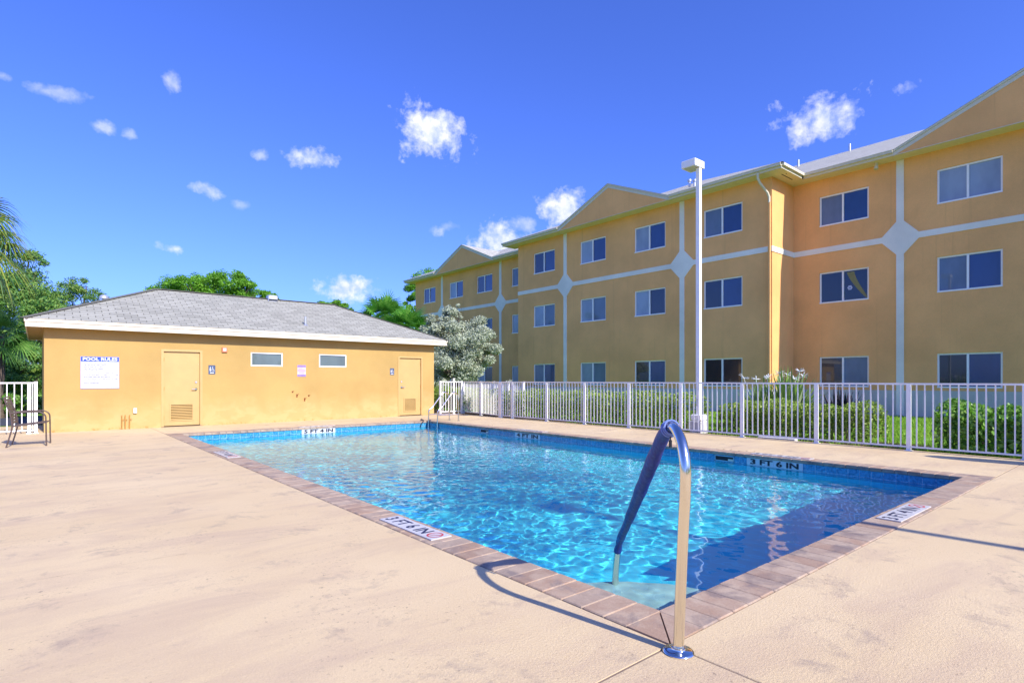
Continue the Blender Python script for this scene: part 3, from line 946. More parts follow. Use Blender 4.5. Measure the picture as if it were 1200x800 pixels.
for di, (a0, a1, b0, b1) in enumerate(doors):
    fr = MB(); fw = .055
    for (p, q, r_, s_) in ((a0 - .004, a0 + fw, .012, b1), (a1 - fw, a1 + .004, .012, b1), (a0 + fw, a1 - fw, b1 - fw, b1 + .004)):
        c = O + ex * ((p + q) / 2) + nr * (.0) + Vector((0, 0, (r_ + s_) / 2))
        fr.obox(c + nr * (-.03), ex * ((q - p) / 2), nr * .045, (0, 0, (s_ - r_) / 2))
    dfr = fr.build('door_frame', M['doorpaint'], house)
    lw, lx0, lz0, lz1 = (.54, None, .17, .60)
    dx0, dx1 = a0 + fw + .004, a1 - fw - .004
    dw = dx1 - dx0
    if di == 0: lx0 = dx0 + (dw - lw) * .48
    else: lw = .46; lx0 = dx0 + (dw - lw) * .5
    mb = MB()
    wall_open(mb, O - nr * .045 , ex, nr, 0, 0, 0, [])
    # leaf with a hole for the louvre
    leafb = MB()
    OO = O + ex * dx0 - nr * .035
    wall_open(leafb, OO, ex, nr, dw, .03, b1 - fw - .006, [(lx0 - dx0, lx0 - dx0 + lw, lz0, lz1)], .03)
    d_ = leafb.build('door', M['doorpaint'], house)
    mb = MB()
    frame_rect(mb, OO, ex, nr, lx0 - dx0 - .02, lx0 - dx0 + lw + .02, lz0 - .02, lz1 + .02, .035, .016, -.014)
    nsl = 9 if di == 0 else 10
    for k in range(nsl):
        z = lz0 + .02 + (lz1 - lz0 - .04) * (k + .5) / nsl
        c = OO + ex * (lx0 - dx0 + lw / 2) - nr * .008 + Vector((0, 0, z))
        mb.obox(c, ex * (lw / 2 - .001), (nr * .018 + Vector((0, 0, -.015))), (nr * .0022 + Vector((0, 0, .0022))))
    mb.build('louvre', M['doorpaint'], d_)
    mb = MB(); rect(mb, OO, ex, nr, lx0 - dx0, lx0 - dx0 + lw, lz0, lz1, .029); mb.build('louvre_backing', M['dark'], d_)
    side = dx1 - .085 if di == 0 else dx0 + .085
    sgn = -1 if di == 0 else 1
    mb = MB()
    c = O + ex * side + nr * (-.033) + Vector((0, 0, 1.0))
    mb.tube([c, c + nr * .06], .012, 10); mb.tube([c + nr * .055, c + nr * .055 + ex * (sgn * .11)], .011, 10)
    mb.tube([c, c + nr * .012], .032, 16)
    mb.build('handle', M['chrome'], d_, True)
    mb = MB(); c2 = c + Vector((0, 0, .19)) - ex * (sgn * .0); mb.tube([c2, c2 + nr * .018], .024, 16); mb.build('deadbolt', M['galv'], d_, True)
    hx = dx0 + .002 if di == 0 else dx1 - .002
    for z in (.25, 1.02, 1.80):
        mb = MB(); mb.tube([O + ex * hx + nr * -.022 + Vector((0, 0, z - .05)), O + ex * hx + nr * -.022 + Vector((0, 0, z + .05))], .010, 8); mb.build('hinge', M['copperpaint'], d_)
    mb = MB(); mb.box(O.x + a0, O.x + a1, HY - .05, HY + .05, .001, .012); mb.build('threshold', M['joint'], house)
# roof
ex0, ex1, ey0, ey1 = HX0 - OVH, HX1 + OVH, HY - OVH, HY + HD + OVH
rz = EZ + FH
hw = (ey1 - ey0) / 2
rt = rz + SLP * hw
RA, RB = (ex0 + hw, ey0 + hw, rt), (ex1 - hw, ey0 + hw, rt)
def roof_poly(mb, pts, u_dir, up_dir, o):
    uv = []
    for p in pts:
        d = Vector(p) - Vector(o)
        uv.append((d.dot(Vector(u_dir).normalized()), d.dot(Vector(up_dir).normalized())))
    mb.poly(pts, uv)
e = .03
c = [(ex0 - e, ey0 - e, rz), (ex1 + e, ey0 - e, rz), (ex1 + e, ey1 + e, rz), (ex0 - e, ey1 + e, rz)]
mb = MB()
roof_poly(mb, [c[0], c[1], RB, RA], (1, 0, 0), (0, 1, SLP), c[0])
roof_poly(mb, [c[1], c[2], RB], (0, 1, 0), (-1, 0, SLP), c[1])
roof_poly(mb, [c[2], c[3], RA, RB], (-1, 0, 0), (0, -1, SLP), c[2])
roof_poly(mb, [c[3], c[0], RA], (0, -1, 0), (1, 0, SLP), c[3])
roof = mb.build('roof', M['shingle'], house)
mb = MB()
cap = lambda a, b: mb.bar(Vector(a) + Vector((0, 0, .008)), Vector(b) + Vector((0, 0, .008)), .17, .014)
cap(RA, RB)
for p, q in ((c[0], RA), (c[3], RA), (c[1], RB), (c[2], RB)): cap(p, q)
mb.build('ridge_cap', M['shingle'], roof)
mb = MB()
for (x0, x1, y0_, y1_) in ((ex0, ex1, ey0, ey0 + .025), (ex0, ex1, ey1 - .025, ey1), (ex0, ex0 + .025, ey0 + .025, ey1 - .025), (ex1 - .025, ex1, ey0 + .025, ey1 - .025)):
    mb.box(x0, x1, y0_, y1_, EZ, rz - .003)
for (x0, x1, y0_, y1_) in ((ex0 - .02, ex1 + .02, ey0 - .02, ey0 - .001), (ex0 - .02, ex1 + .02, ey1 + .001, ey1 + .02), (ex0 - .02, ex0 - .001, ey0 - .001, ey1 + .001), (ex1 + .001, ex1 + .02, ey0 - .001, ey1 + .001)):
    mb.box(x0, x1, y0_, y1_, rz - .075, rz - .002)
mb.build('fascia', M['fascia'], house)
mb = MB()
sheet(mb, ex0 + .025, ex1 - .025, ey0 + .025, ey1 - .025, EZ + .02)
mb.build('soffit', M['soffit_house'], house)
# roof fittings
def roof_pt(px, py):
    """ray meets front roof plane"""
    d = direction(px, py); o = Vector((0, 0, CAM_H))
    # z = rz + SLP*(y-ey0)
    t = (rz - SLP * ey0 - o.z) / (d.z - SLP * d.y)
    return o + d * t
p = roof_pt(320, 353)
mb = MB(); mb.box(p.x - .16, p.x + .16, p.y - .02, p.y + .26, p.z - .03, p.z + .21, .03)
o = mb.build('vent_hood', M['galv'], roof)
mb = MB(); mb.box(p.x - .14, p.x + .14, p.y - .024, p.y - .0205, p.z + .01, p.z + .07); mb.build('grille', M['dark'], o)
p = roof_pt(358, 381)
mb = MB(); mb.tube([p - Vector((0, 0, .02)), p + Vector((0, 0, .26))], .03, 12); mb.tube([p - Vector((0, 0, .02)), p + Vector((0, 0, .03))], [.09, .04], 12)
mb.build('vent_pipe', M['galv'], roof, True)
p = roof_pt(118, 353)
mb = MB(); mb.lathe((p.x + .1, p.y + .4, p.z + .12), [(.11, 0), (.11, .04), (.09, .08), (.05, .105), (.015, .11)], 18); mb.build('turbine_vent', M['galv'], roof, True)

# wall fittings
def wall_box(name, px0, py0, px1, py1, th, mat, label, cat, group=None):
    a0, z1 = hp(px0, py0); a1, z0 = hp(px1, py1)
    mb = MB(); mb.box(O.x + a0, O.x + a1, HY - th, HY - .001, z0, z1, .003)
    o = mb.build(name, mat, None); recentre(o, (O.x + (a0 + a1) / 2, HY, (z0 + z1) / 2))
    return tag(o, label, cat, group), (O.x + a0, O.x + a1, z0, z1)
sg, (sx0, sx1, sz0, sz1) = wall_box('pool_rules_sign', 94.3, 417.4, 139.6, 455, .008, M['signwhite'], 'white sign headed POOL RULES with a blue title band on the orange wall', 'sign')
sw, sh = sx1 - sx0, sz1 - sz0
hb = sh * .155
mb = MB(); mb.box(sx0 + .004, sx1 - .004, HY - .0095, HY - .0082, sz1 - hb, sz1 - .004)
mb.box(sx0 + .002, sx1 - .002, HY - .0095, HY - .0082, sz0 + .001, sz0 + .010)
mb.box(sx0 + .002, sx0 + .006, HY - .0095, HY - .0082, sz0 + .010, sz1 - hb); mb.box(sx1 - .006, sx1 - .002, HY - .0095, HY - .0082, sz0 + .010, sz1 - hb)
mb.build('title_band', M['signblue'], sg)
mb = MB()
letters(mb, 'POOL RULES', (sx0 + sw * .055, HY - .0105, sz1 - hb + .02), (1, 0, 0), (0, 0, 1), .14, .005, width=sw * .90, height=hb - .036)
mb.build('title_lettering', M['signwhite'], sg)
mb = MB()
rows = [(0, '1. NO FOOD OR BEVERAGES IN POOL', .86), (1, 'OR ON POOL WET DECK', .58), (2.35, '2. NO GLASS OR ANIMALS IN THE', .78), (3.3, 'FENCED POOL AREA', .50), (4.25, '(OR 50 FEET FROM UNFENCED POOL)', .88),
        (5.6, '3. BATHING LOAD:        PERSONS', .82), (6.95, '4. POOL HOURS:       AM TO       PM', .94), (8.3, '5. SHOWER BEFORE ENTERING', .74), (9.65, '6. DO NOT SWALLOW THE POOL WATER', .94), (11.0, '7. DO NOT USE POOL IF YOU ARE ILL', .84), (12.0, 'WITH DIARRHEA', .40)]
for r_, t_, w_ in rows:
    ind = .03 if t_[1] == '.' else .08
    letters(mb, t_, (sx0 + sw * ind, HY - .0090, sz1 - hb - .055 - r_ * .0405), (1, 0, 0), (0, 0, 1), .03, .0012, width=sw * (w_ - (0 if t_[1] == '.' else 0)), height=.021)
mb.build('rules_lettering', M['signgrey'], sg)

def restroom_sign(px0, py0, px1, py1, label):
    o, (x0, x1, z0, z1) = wall_box('restroom_sign', px0, py0, px1, py1, .008, M['blueplate'], label, 'sign')
    w, h = x1 - x0, z1 - z0
    mb = MB()
    def q(a0, a1, b0, b1): mb.box(x0 + a0 * w, x0 + a1 * w, HY - .0095, HY - .0082, z0 + b0 * h, z0 + b1 * h)
    # little standing figure and a wheelchair figure as plain strokes
    q(.16, .36, .42, .68); q(.19, .25, .30, .42); q(.28, .34, .30, .42)
    mb.tube([(x0 + .26 * w, HY - .0082, z0 + .77 * h), (x0 + .26 * w, HY - .0097, z0 + .77 * h)], .055 * h, 10)
    mb.tube([(x0 + .60 * w, HY - .0082, z0 + .80 * h), (x0 + .60 * w, HY - .0097, z0 + .80 * h)], .045 * h, 10)
    q(.57, .63, .52, .74); q(.63, .80, .52, .57); q(.76, .81, .36, .52); q(.80, .88, .34, .38)
    cc = Vector((x0 + .62 * w, HY - .0090, z0 + .44 * h)); rr_ = .16 * w
    ring = [cc + Vector((math.cos(t) * rr_, 0, math.sin(t) * rr_)) for t in np.linspace(R(110), R(360), 14)]
    mb.tube(ring, .004, 5)
    q(.2, .8, .10, .20)
    mb.build('pictogram', M['signwhite'], o)
restroom_sign(244.3, 427.8, 252.3, 438.3, 'dark restroom plate beside the larger louvred door near the rules sign')
restroom_sign(457, 431.3, 461.8, 439.2, 'dark restroom plate beside the louvred door at the fence end')
o, (x0, x1, z0, z1) = wall_box('alarm_box', 259.8, 407.0, 266.0, 412.8, .045, M['alarm'], 'small faded red alarm box high on the wall by the first door', 'alarm')
mb = MB(); mb.box(x0 + .025, x1 - .025, HY - .049, HY - .0455, z0 + .03, z1 - .015, .002); mb.build('lens', M['fadedpink'], o)
o, (x0, x1, z0, z1) = wall_box('notice_sign', 348.4, 427.6, 358.3, 441.2, .005, M['fadedpink'], 'faded purple and pink notice between the two small windows', 'sign')
h = z1 - z0; w = x1 - x0
mb = MB(); mb.box(x0 + .002, x1 - .002, HY - .0068, HY - .0053, z1 - h * .2, z1 - .002); mb.box(x0 + .002, x1 - .002, HY - .0068, HY - .0053, z0 + .002, z0 + h * .2)
mb.box(x0 + .01, x1 - .01, HY - .0068, HY - .0053, z0 + h * .49, z0 + h * .57)
for zz in (.27, .34, .40, .64, .70): mb.box(x0 + w * .15, x1 - w * (.15 if zz != .7 else .4), HY - .0068, HY - .0053, z0 + h * zz, z0 + h * (zz + .025))
mb.build('print', M['purple'], o)
o, (x0, x1, z0, z1) = wall_box('outlet_box', 156, 478, 160.2, 483.8, .05, M['signwhite'], 'small white outlet box low on the wall above the pipe stubs', 'outlet box')
mb = MB(); mb.box(x0 + .008, x1 - .008, HY - .054, HY - .0505, z0 + .008, z1 - .008, .002); mb.build('cover', M['frame'], o)
for k, (px, w_) in enumerate(((142.6, 'leftmost'), (146.6, 'middle'), (151.6, 'rightmost'))):
    p = on_y(px, 500, HY)
    mb = MB(); mb.tube([(p.x, HY - .045, 0), (p.x, HY - .045, .36)], .011, 10)
    o = mb.build('pipe_stub', M['copperpaint'], None, True); recentre(o, (p.x, HY - .045, 0))
    tag(o, '%s of the three brown pipe stubs rising at the foot of the orange wall' % w_, 'pipe', 'pipe stubs by the wall')
    mb = MB(); mb.tube([(p.x, HY - .045, .25), (p.x + .05, HY - .045, .25)], .009, 8); mb.tube([(p.x, HY - .045, .25), (p.x, HY - .0, .25)], .009, 8); mb.build('valve', M['copperpaint'], o, True)
for (px, py, lab) in ((342.7, 459, 'upper left rusty bracket below the faded notice'), (348, 463.5, 'second rusty bracket from the left below the faded notice'), (357, 468, 'lowest rusty bracket below the faded notice'), (361.7, 463.5, 'rightmost rusty bracket below the faded notice')):
    p = on_y(px, py, HY); hgt = .10 if px in (348, 357) else .045
    mb = MB(); mb.box(p.x - .02, p.x + .015, HY - .008, HY - .001, p.z - hgt / 2, p.z + hgt / 2, .002)
    mb.tube(catmull([(p.x, HY - .006, p.z + hgt * .3), (p.x + .01, HY - .05, p.z + hgt * .3), (p.x + .03, HY - .055, p.z + hgt * .7)], 4), .007, 6)
    o = mb.build('wall_bracket', M['rust'], None); recentre(o, (p.x, HY, p.z)); tag(o, lab, 'bracket', 'rusty brackets on the pool house wall')

# ------------------------------------------------------------------ apartment building
apt = empty('apartment_building', (22, 18, 0), 'three storey tan stucco apartment block with pale cross bands and gables', 'apartment building')
XM, XR, XF = 21.64, 23.5, 23.42
YA, YB, YC, YD = 10.2, 25.15, 39.9, -4.9
TOP = 9.05
ZR = ((.98, 2.15), (4.22, 5.43), (7.22, 8.40))
nX = Vector((-1, 0, 0)); eY = Vector((0, 1, 0))
segs = [(XR, YD, YA, [8.35, 4.57, 1.33, -2.3], [6.5, -.6]), (XM, YA, YB, [22.95, 19.35, 15.87, 12.25], [21.29, 14.15]), (XF, YB, YC, [37.8, 34.15, 30.75, 27.0], [36.0, 29.0])]
pr = random.Random(9)
mb = MB(); mbb = MB()
for X, a, b, wc, colm in segs:
    for z0, z1, tgt in ((-.05, .88, mbb), (.88, TOP + .1, mb)):
        holes = [(c_ - .86 - a, c_ + .86 - a, r0, r1) for c_ in wc for (r0, r1) in ZR] if z0 > 0 else []
        wall_open(tgt, (X, a, 0), eY, nX, b - a, z0, z1, holes, .11)
for tgt, z0, z1 in ((mbb, -.05, .88), (mb, .88, TOP + .1)):
    wall_open(tgt, (XM, YA, 0), (1, 0, 0), (0, -1, 0), XR - XM, z0, z1, [])
    wall_open(tgt, (XF, YB, 0), (-1, 0, 0), (0, 1, 0), XF - XM, z0, z1, [])
    wall_open(tgt, (XR, YD, 0), (1, 0, 0), (0, -1, 0), 16, z0, z1, [])
    wall_open(tgt, (XR + 16, YD, 0), (0, 1, 0), (1, 0, 0), YC - YD, z0, z1, [])
    wall_open(tgt, (XR + 16, YC, 0), (-1, 0, 0), (0, 1, 0), 16 + XR - XF, z0, z1, [])
mb.build('wall', M['apart'], apt)
mbb.build('wall_base', M['apart_base'], apt)
# windows
special = {(4.57, 1): ('pane_screen', 'pane_deep'), (4.57, 2): ('pane_blind', 'pane_blind'), (8.35, 1): ('pane_dark', 'pane_dark'), (8.35, 2): ('pane_screen', 'pane_deep'), (8.35, 0): ('pane_dark', 'pane_screen'),
           (22.95, 2): ('pane_dark', 'pane_deep'), (19.35, 2): ('pane_blind', 'pane_deep'), (15.87, 2): ('pane_blind', 'pane_deep'), (12.25, 2): ('pane_screen', 'pane_deep'), (12.25, 1): ('pane_dark', 'pane_deep'),
           (19.35, 1): ('pane_blind', 'pane_screen'), (15.87, 1): ('pane_blind', 'pane_dark'), (22.95, 1): ('pane_blind', 'pane_screen')}
for X, a, b, wc, colm in segs:
    for c_ in wc:
        for fi, (r0, r1) in enumerate(ZR):
            o0 = Vector((X, c_, 0))
            mb = MB(); frame_rect(mb, o0, eY, nX, -.858, .858, r0 + .001, r1 - .001, .055, .05, .045)
            mb.obox(Vector((X + .067, c_ + .03, (r0 + r1) / 2)), eY * .030, nX * .030, (0, 0, (r1 - r0) / 2 - .057))
            mb.obox(Vector((X + .02, c_, r0 + .026)), eY * .856, nX * .024, (0, 0, .024))
            f = mb.build('window', M['frame'], apt)
            # seen from the pool the left half is the one farther along y
            L_, R_ = special.get((c_, fi), (pr.choice(['pane_blind', 'pane_screen', 'pane_dark']), pr.choice(['pane_deep', 'pane_dark', 'pane_screen'])))
            mb = MB(); rect(mb, o0, eY, nX, .05, .82, r0 + .04, r1 - .04, .075); mb.build('pane', M[L_], f)
            mb = MB(); rect(mb, o0, eY, nX, -.82, .01, r0 + .04, r1 - .04, .088); mb.build('pane', M[R_], f)
            if (c_, fi) == (8.35, 1):
                # tied-back yellow curtain and a paper flower on the glass
                mb = MB()
                for s_, (yt, yb) in enumerate(((-.22, -.80),)):
                    n = 12; P0, P1 = [], []
                    for k in range(n + 1):
                        t = k / n
                        z = r1 - .10 - t * (r1 - r0 - .16)
                        yy = yt + (yb - yt) * (t ** 1.35)
                        ww = .22 * (1 - t) ** .6 + .04
                        P0.append(Vector((X + .084 + .003 * math.sin(t * 20), c_ + yy + ww * .5 , z))); P1.append(Vector((X + .084, c_ + max(-.815, yy - ww * .5), z)))
                    for k in range(n): mb.poly([P0[k], P1[k], P1[k + 1], P0[k + 1]])
                mb.build('curtain', M['curtain'], f)
                mb = MB()
                for k in range(6):
                    an = k * math.pi / 3
                    mb.tube([(X + .082, c_ - .20 + .055 * math.cos(an), r0 + .52 + .055 * math.sin(an)), (X + .085, c_ - .20 + .055 * math.cos(an), r0 + .52 + .055 * math.sin(an))], .035, 8)
                mb.build('paper_flower', M['galv'], f)
# bands, columns, diamonds: raised 25 mm
T_ = .028
for X, a, b, wc, colm in segs:
    mb = MB()
    cuts = sorted(colm)
    spans = []; s = a if X != XM else a - T_ + .001
    for c_ in cuts: spans.append((s, c_ - .56)); s = c_ + .56
    spans.append((s, b))
    for s0, s1 in spans: mb.box(X - T_, X + .001, s0 + .0005, s1, 6.19, 6.40)
    for c_ in cuts:
        w = .115; k = .70
        zc_ = 6.295
        mb.box(X - T_, X + .001, c_ - w, c_ + w, .0, zc_ - (k - w)); mb.box(X - T_, X + .001, c_ - w, c_ + w, zc_ + (k - w), TOP + .0)
        pts = [(w, k - w), (-w, k - w), (-(k - .105 - .035), .105), (-(k - .105 - .035), -.105), (-w, -(k - w)), (w, -(k - w)), (k - .14, -.105), (k - .14, .105)]
        fr = [(X - T_ - .0, c_ + p, zc_ + q) for p, q in pts]; bk = [(X + .001, c_ + p, zc_ + q) for p, q in pts]
        mb.poly(fr[::1] )
        for i in range(8):
            j = (i + 1) % 8; mb.poly([fr[i], bk[i], bk[j], fr[j]])
    if X == XM: mb.box(XM - .0, XR - T_ - .0005, YA - T_, YA + .001, 6.19, 6.40)
    mb.build('trim_band', M['trim'], apt)
# eaves: fascia + gutter + soffit
OV = .66; SZ = TOP; FT = TOP + .19; SL2 = 5 / 12.0
eM, eR, eF = XM - OV, XR - OV, XF - OV
mb = MB(); ms = MB()
def fas_y(X, a, b):     # eave running along y
    mb.box(X, X + .03, a, b, SZ, FT - .002); mb.box(X - .09, X - .001, a, b, FT - .10, FT - .003); mb.box(X - .105, X - .0905, a, b, FT - .028, FT - .001)
def fas_x(Y, a, b, s):
    mb.box(a, b, Y, Y + s * .03, SZ, FT - .002); mb.box(a, b, Y - s * .001, Y - s * .09, FT - .10, FT - .003)
GC = [(eR, 2.95, 3.58), (eM, 17.78, 3.40), (eF, 32.5, 3.5)]     # gables: eave x, centre y, half width
yMn, yMf = YA - OV, YB + OV
yFf = YC + OV
for (X, a, b, gy, gw) in ((eR, YD - OV, yMn - .001, *GC[0][1:]), (eM, yMn, yMf, *GC[1][1:]), (eF, yMf + .001, yFf, *GC[2][1:])):
    fas_y(X, a, gy - gw); fas_y(X, gy + gw, b)
    mb.box(X, X + .03, gy - gw, gy + gw, SZ, SZ + .02)
fas_x(yMn, eM + .031, eR - .11, 1)
fas_x(yFf, eF + .031, XR + 16 + OV, -1)
fas_x(YD - OV, eR + .031, XR + 16 + OV, 1)
mb.build('fascia', M['fascia'], apt)
sheet(ms, eR + .03, XR + .3, YD - OV + .03, YA, SZ + .012)
sheet(ms, eM + .03, XM + .3, yMn + .03, yMf - .03, SZ + .012)
sheet(ms, XM + .3, eR + .03, yMn + .03, YA + .3, SZ + .012)
sheet(ms, eF + .03, XF + .3, YB, yFf - .03, SZ + .012)
ms.build('soffit', M['soffit'], apt)
mb = MB()
mb.box(21.75, 21.79, yMn + .16, yMn + .19, SZ - .001, SZ + .006)
mb.box(XM + .05, XR - .9, yMn + .30, yMn + .33, SZ + .004, SZ + .0115)
mb.build('soffit_vent', M['dark'], apt)
# gables: face on the fascia line, two small roof planes running back into the main roof
for (X, gy, gw) in GC:
    gf = MB(); gt = MB(); gr = MB()
    ap = FT + gw * SL2
    gf.poly([(X + .012, gy + gw, SZ + .021), (X + .012, gy - gw, SZ + .021), (X + .012, gy - gw, FT - .06), (X + .012, gy, ap - .06), (X + .012, gy + gw, FT - .06)])
    for s_ in (-1, 1):
        # rake boards: lower wide pale board and a thin drip edge above
        for (dz0, dz1, xo, xi) in ((-.21, -.075, -.005, .02), (-.070, -.002, -.035, .02)):
            q = [(gy + s_ * gw, FT), (gy, ap)]
            c8 = []
            for xx in (X + xo, X + xi):
                for (yy, zz) in q: c8.append([(xx, yy, zz + dz0), (xx, yy, zz + dz1)])
            a_, b_, c_, d_ = c8
            gt.hexa([a_[0], b_[0], d_[0], c_[0], a_[1], b_[1], d_[1], c_[1]])
        back = X + gw * 1.0
        roof_poly(gr, [(X - .05, gy + s_ * (gw + .0), FT + .001), (X - .05, gy, ap + .001), (back + .02, gy, ap + .001)], (1, 0, 0), (0, -s_, SL2), (X, gy + s_ * gw, FT))
    gb = gf.build('gable', M['apart'], apt); gt.build('rake_board', M['fascia'], gb); gr.build('gable_roof', M['shingle2'], gb)
# main roofs
RXr = 31.35
mb = MB()
def zr(X, x): return FT + (x - X) * SL2
def eave_roof(X, a, b, gy, gw, hip_a, hip_b, xr):
    """roof plane rising from an eave along y, notched where the gable roof meets it; hips optional at the ends"""
    w = xr - X
    za = zr(X, xr)
    ya_top = a + (w if hip_a else 0); yb_top = b - (w if hip_b else 0)
    # left part, right part, and the middle above the gable's valleys
    G0 = (X - .09, gy - gw, FT); G1 = (X - .09, gy + gw, FT); A_ = (X + gw, gy, zr(X, X + gw))
    pts1 = [(X - .09, a, FT), G0, A_, (xr, gy, za), (xr, ya_top, za)]
    pts2 = [G1, (X - .09, b, FT), (xr, yb_top, za), (xr, gy, za), A_]
    for P in (pts1, pts2): roof_poly(mb, P, (0, 1, 0), (1, 0, SL2), (X, 0, FT))
eave_roof(eR, YD - OV, 26.0, 2.95, 3.58, True, False, RXr)
eave_roof(eM, yMn, yMf, 17.78, 3.40, True, True, eM + 7.9)
eave_roof(eF, 22.0, yFf, 32.5, 3.5, False, True, RXr)
wM = 7.9; zM = zr(eM, eM + wM)
roof_poly(mb, [(eM - .09, yMn - .09, FT), (RXr + 6, yMn - .09, FT), (RXr + 6, yMn + wM, zM), (eM + wM, yMn + wM, zM)], (1, 0, 0), (0, 1, SL2), (eM, yMn, FT))
roof_poly(mb, [(RXr + 6, yMf, FT), (eM - .09, yMf, FT), (eM + wM, yMf - wM, zM), (RXr + 6, yMf - wM, zM)], (-1, 0, 0), (0, -1, SL2), (eM, yMf, FT))
XB = XR + 16 + OV; w = XB - RXr; zt = zr(eR, RXr)
roof_poly(mb, [(XB, YD - OV, FT), (XB, yFf, FT), (RXr, yFf - w, zt), (RXr, YD - OV + w, zt)], (0, 1, 0), (-1, 0, SL2), (XB, 0, FT))
roof_poly(mb, [(eF, yFf, FT), (RXr, yFf - (RXr - eF), zt), (RXr, yFf - w, zt), (XB, yFf, FT)], (1, 0, 0), (0, -1, SL2), (eF, yFf, FT))
roof_poly(mb, [(eR, YD - OV, FT), (XB, YD - OV, FT), (RXr, YD - OV + w, zt), (RXr, YD - OV + (RXr - eR), zt)], (1, 0, 0), (0, 1, SL2), (eR, YD, FT))
mb.build('roof', M['shingle2'], apt)
# downspout on the near corner
mb = MB()
dp = [(eM - .02, YA + .22, SZ + .04), (eM - .02, YA + .22, SZ - .16), (eM + .12, YA + .20, SZ - .32), (XM - .16, YA + .10, SZ - .62), (XM - .06, YA + .08, SZ - .78), (XM - .06, YA + .08, .15)]
mb.tube([dp[0], dp[1], dp[2], dp[3], dp[4], (XM - .06, YA + .08, SZ - 1.0)], .045, 10)
ds1 = mb.build('downspout', M['fascia'], apt, True, 50)
mb = MB(); mb.box(XM - .10, XM - .02, YA + .03, YA + .12, .1, SZ - .97, .008); mb.build('leader', M['apart'], ds1)
# roof vents and pipes
def vent(px, py, X, length, name='vent_pipe', r=.055):
    # on the roof plane of eave X
    d = direction(px, py); t = (FT - X * SL2 - CAM_H) / (d.z - SL2 * d.x)
    p = Vector((0, 0, CAM_H)) + d * t
    m_ = MB(); m_.tube([p - Vector((0, 0, .1)), p + Vector((0, 0, length))], r, 12); return m_.build(name, M['galv'], apt, True)
vent(935.5, 195.5, eR, .35); vent(995.7, 177, eR, .35)
for px in (808, 814):
    d = direction(px, 217); X = eM + 1.0
    p = on_x(px, 216, X)
    mb = MB(); mb.tube([(p.x, p.y, p.z - .1), (p.x, p.y, p.z + .14)], .05, 10); mb.tube([(p.x, p.y, p.z + .12), (p.x, p.y, p.z + .2)], .09, 12); mb.build('vent_cap', M['galv'], apt, True)
# floodlight under the soffit
p = on_x(1027, 186, XR - .33)
mb = MB(); mb.tube([(p.x, p.y, SZ + .01), (p.x, p.y, SZ - .05)], .05, 12); mb.tube([(p.x, p.y, SZ - .05), (p.x - .03, p.y, SZ - .22)], [.05, .075], 14); mb.build('floodlight', M['fascia'], apt, True)

# ------------------------------------------------------------------ lamp posts
def lamp(x, y, label):
    root = empty('lamp_post', (x, y, 0), label, 'lamp post', 'lamp posts round the pool')
    mb = MB(); mb.box(x - .16, x + .16, y - .16, y + .16, -.05, .27, .02); mb.build('footing', M['concrete'], root)
    mb = MB(); mb.box(x - .14, x + .14, y - .14, y + .14, .271, .42, .02); mb.build('base_cover', M['white_pole'], root)
    mb = MB(); mb.box(x - .051, x + .051, y - .051, y + .051, .42, 6.36, .006); mb.build('pole', M['white_pole'], root)
    mb = MB(); mb.box(x - .0535, x - .0512, y - .035, y + .035, .62, .80, .0005); mb.build('hand_hole_cover', M['galv'], root)
    mb = MB()
    for p_, q_ in ((-1, -1), (1, -1), (1, 1), (-1, 1)): mb.tube([(x + p_ * .149, y + q_ * .149, .268), (x + p_ * .149, y + q_ * .149, .30)], .009, 8)
    mb.build('anchor_bolt', M['rust'], root)
    mb = MB()
    a0, a1, b0, b1, z0, z1 = x - .27, x + .14, y - .07, y + .31, 6.36, 6.53
    mb.box(a0, a1, b0, b1, z0 + .02, z1, .008)
    mb.box(a0, a1, b0, b0 + .03, z0, z0 + .0195); mb.box(a0, a1, b1 - .03, b1, z0, z0 + .0195); mb.box(a0, a0 + .03, b0 + .03, b1 - .03, z0, z0 + .0195); mb.box(a1 - .03, a1, b0 + .03, b1 - .03, z0, z0 + .0195)
    hd = mb.build('lamp_head', M['white_pole'], root)
    mb = MB(); mb.box(a0 + .031, a1 - .031, b0 + .10, b1 - .031, z0 + .008, z0 + .0195); mb.build('lens', M['lens'], hd)
    return root
LP = at_z(817, 506)
lamp(12.25, 7.55, 'tall white square lamp post on a concrete footing behind the picket fence')
lamp(5.90, -4.70, 'second tall square lamp post beyond the near deck whose shadow crosses the pool')

# closed market umbrella on the near deck by the fence; its shadow reaches into the frame
def umbrella(x, y):
    root = empty('patio_umbrella', (x, y, 0), 'closed patio umbrella on the deck by the picket fence casting the wide shadow', 'umbrella')
    mb = MB(); mb.lathe((x, y, 0), [(.28, 0), (.28, .05), (.10, .09), (.04, .12)], 28); mb.build('stand', M['concrete'], root, True)
    mb = MB(); mb.tube([(x, y, .1), (x, y, 2.45)], .022, 12); mb.build('pole', M['white'], root, True)
    mb = MB()
    n = 32; prof_ = [(.10, .95), (.20, 1.05), (.24, 1.3), (.22, 1.7), (.21, 2.0), (.18, 2.25), (.11, 2.38), (.02, 2.43)]
    b = len(mb.v)
    for i, (r_, z) in enumerate(prof_):
        for k in range(n):
            a = 2 * math.pi * k / n; q = r_ * (1 + .18 * math.cos(8 * a + i * .3))
            mb.v.append((x + q * math.cos(a), y + q * math.sin(a), z))
    for i in range(len(prof_) - 1):
        for k in range(n):
            a = b + i * n + k; d = b + i * n + (k + 1) % n
            mb.f.append([a, d, d + n, a + n]); mb.uv.append([(0, 0)] * 4); mb.mi.append(0)
    mb.build('canopy', M['cover'], root, True)
umbrella(11.42, -.62)

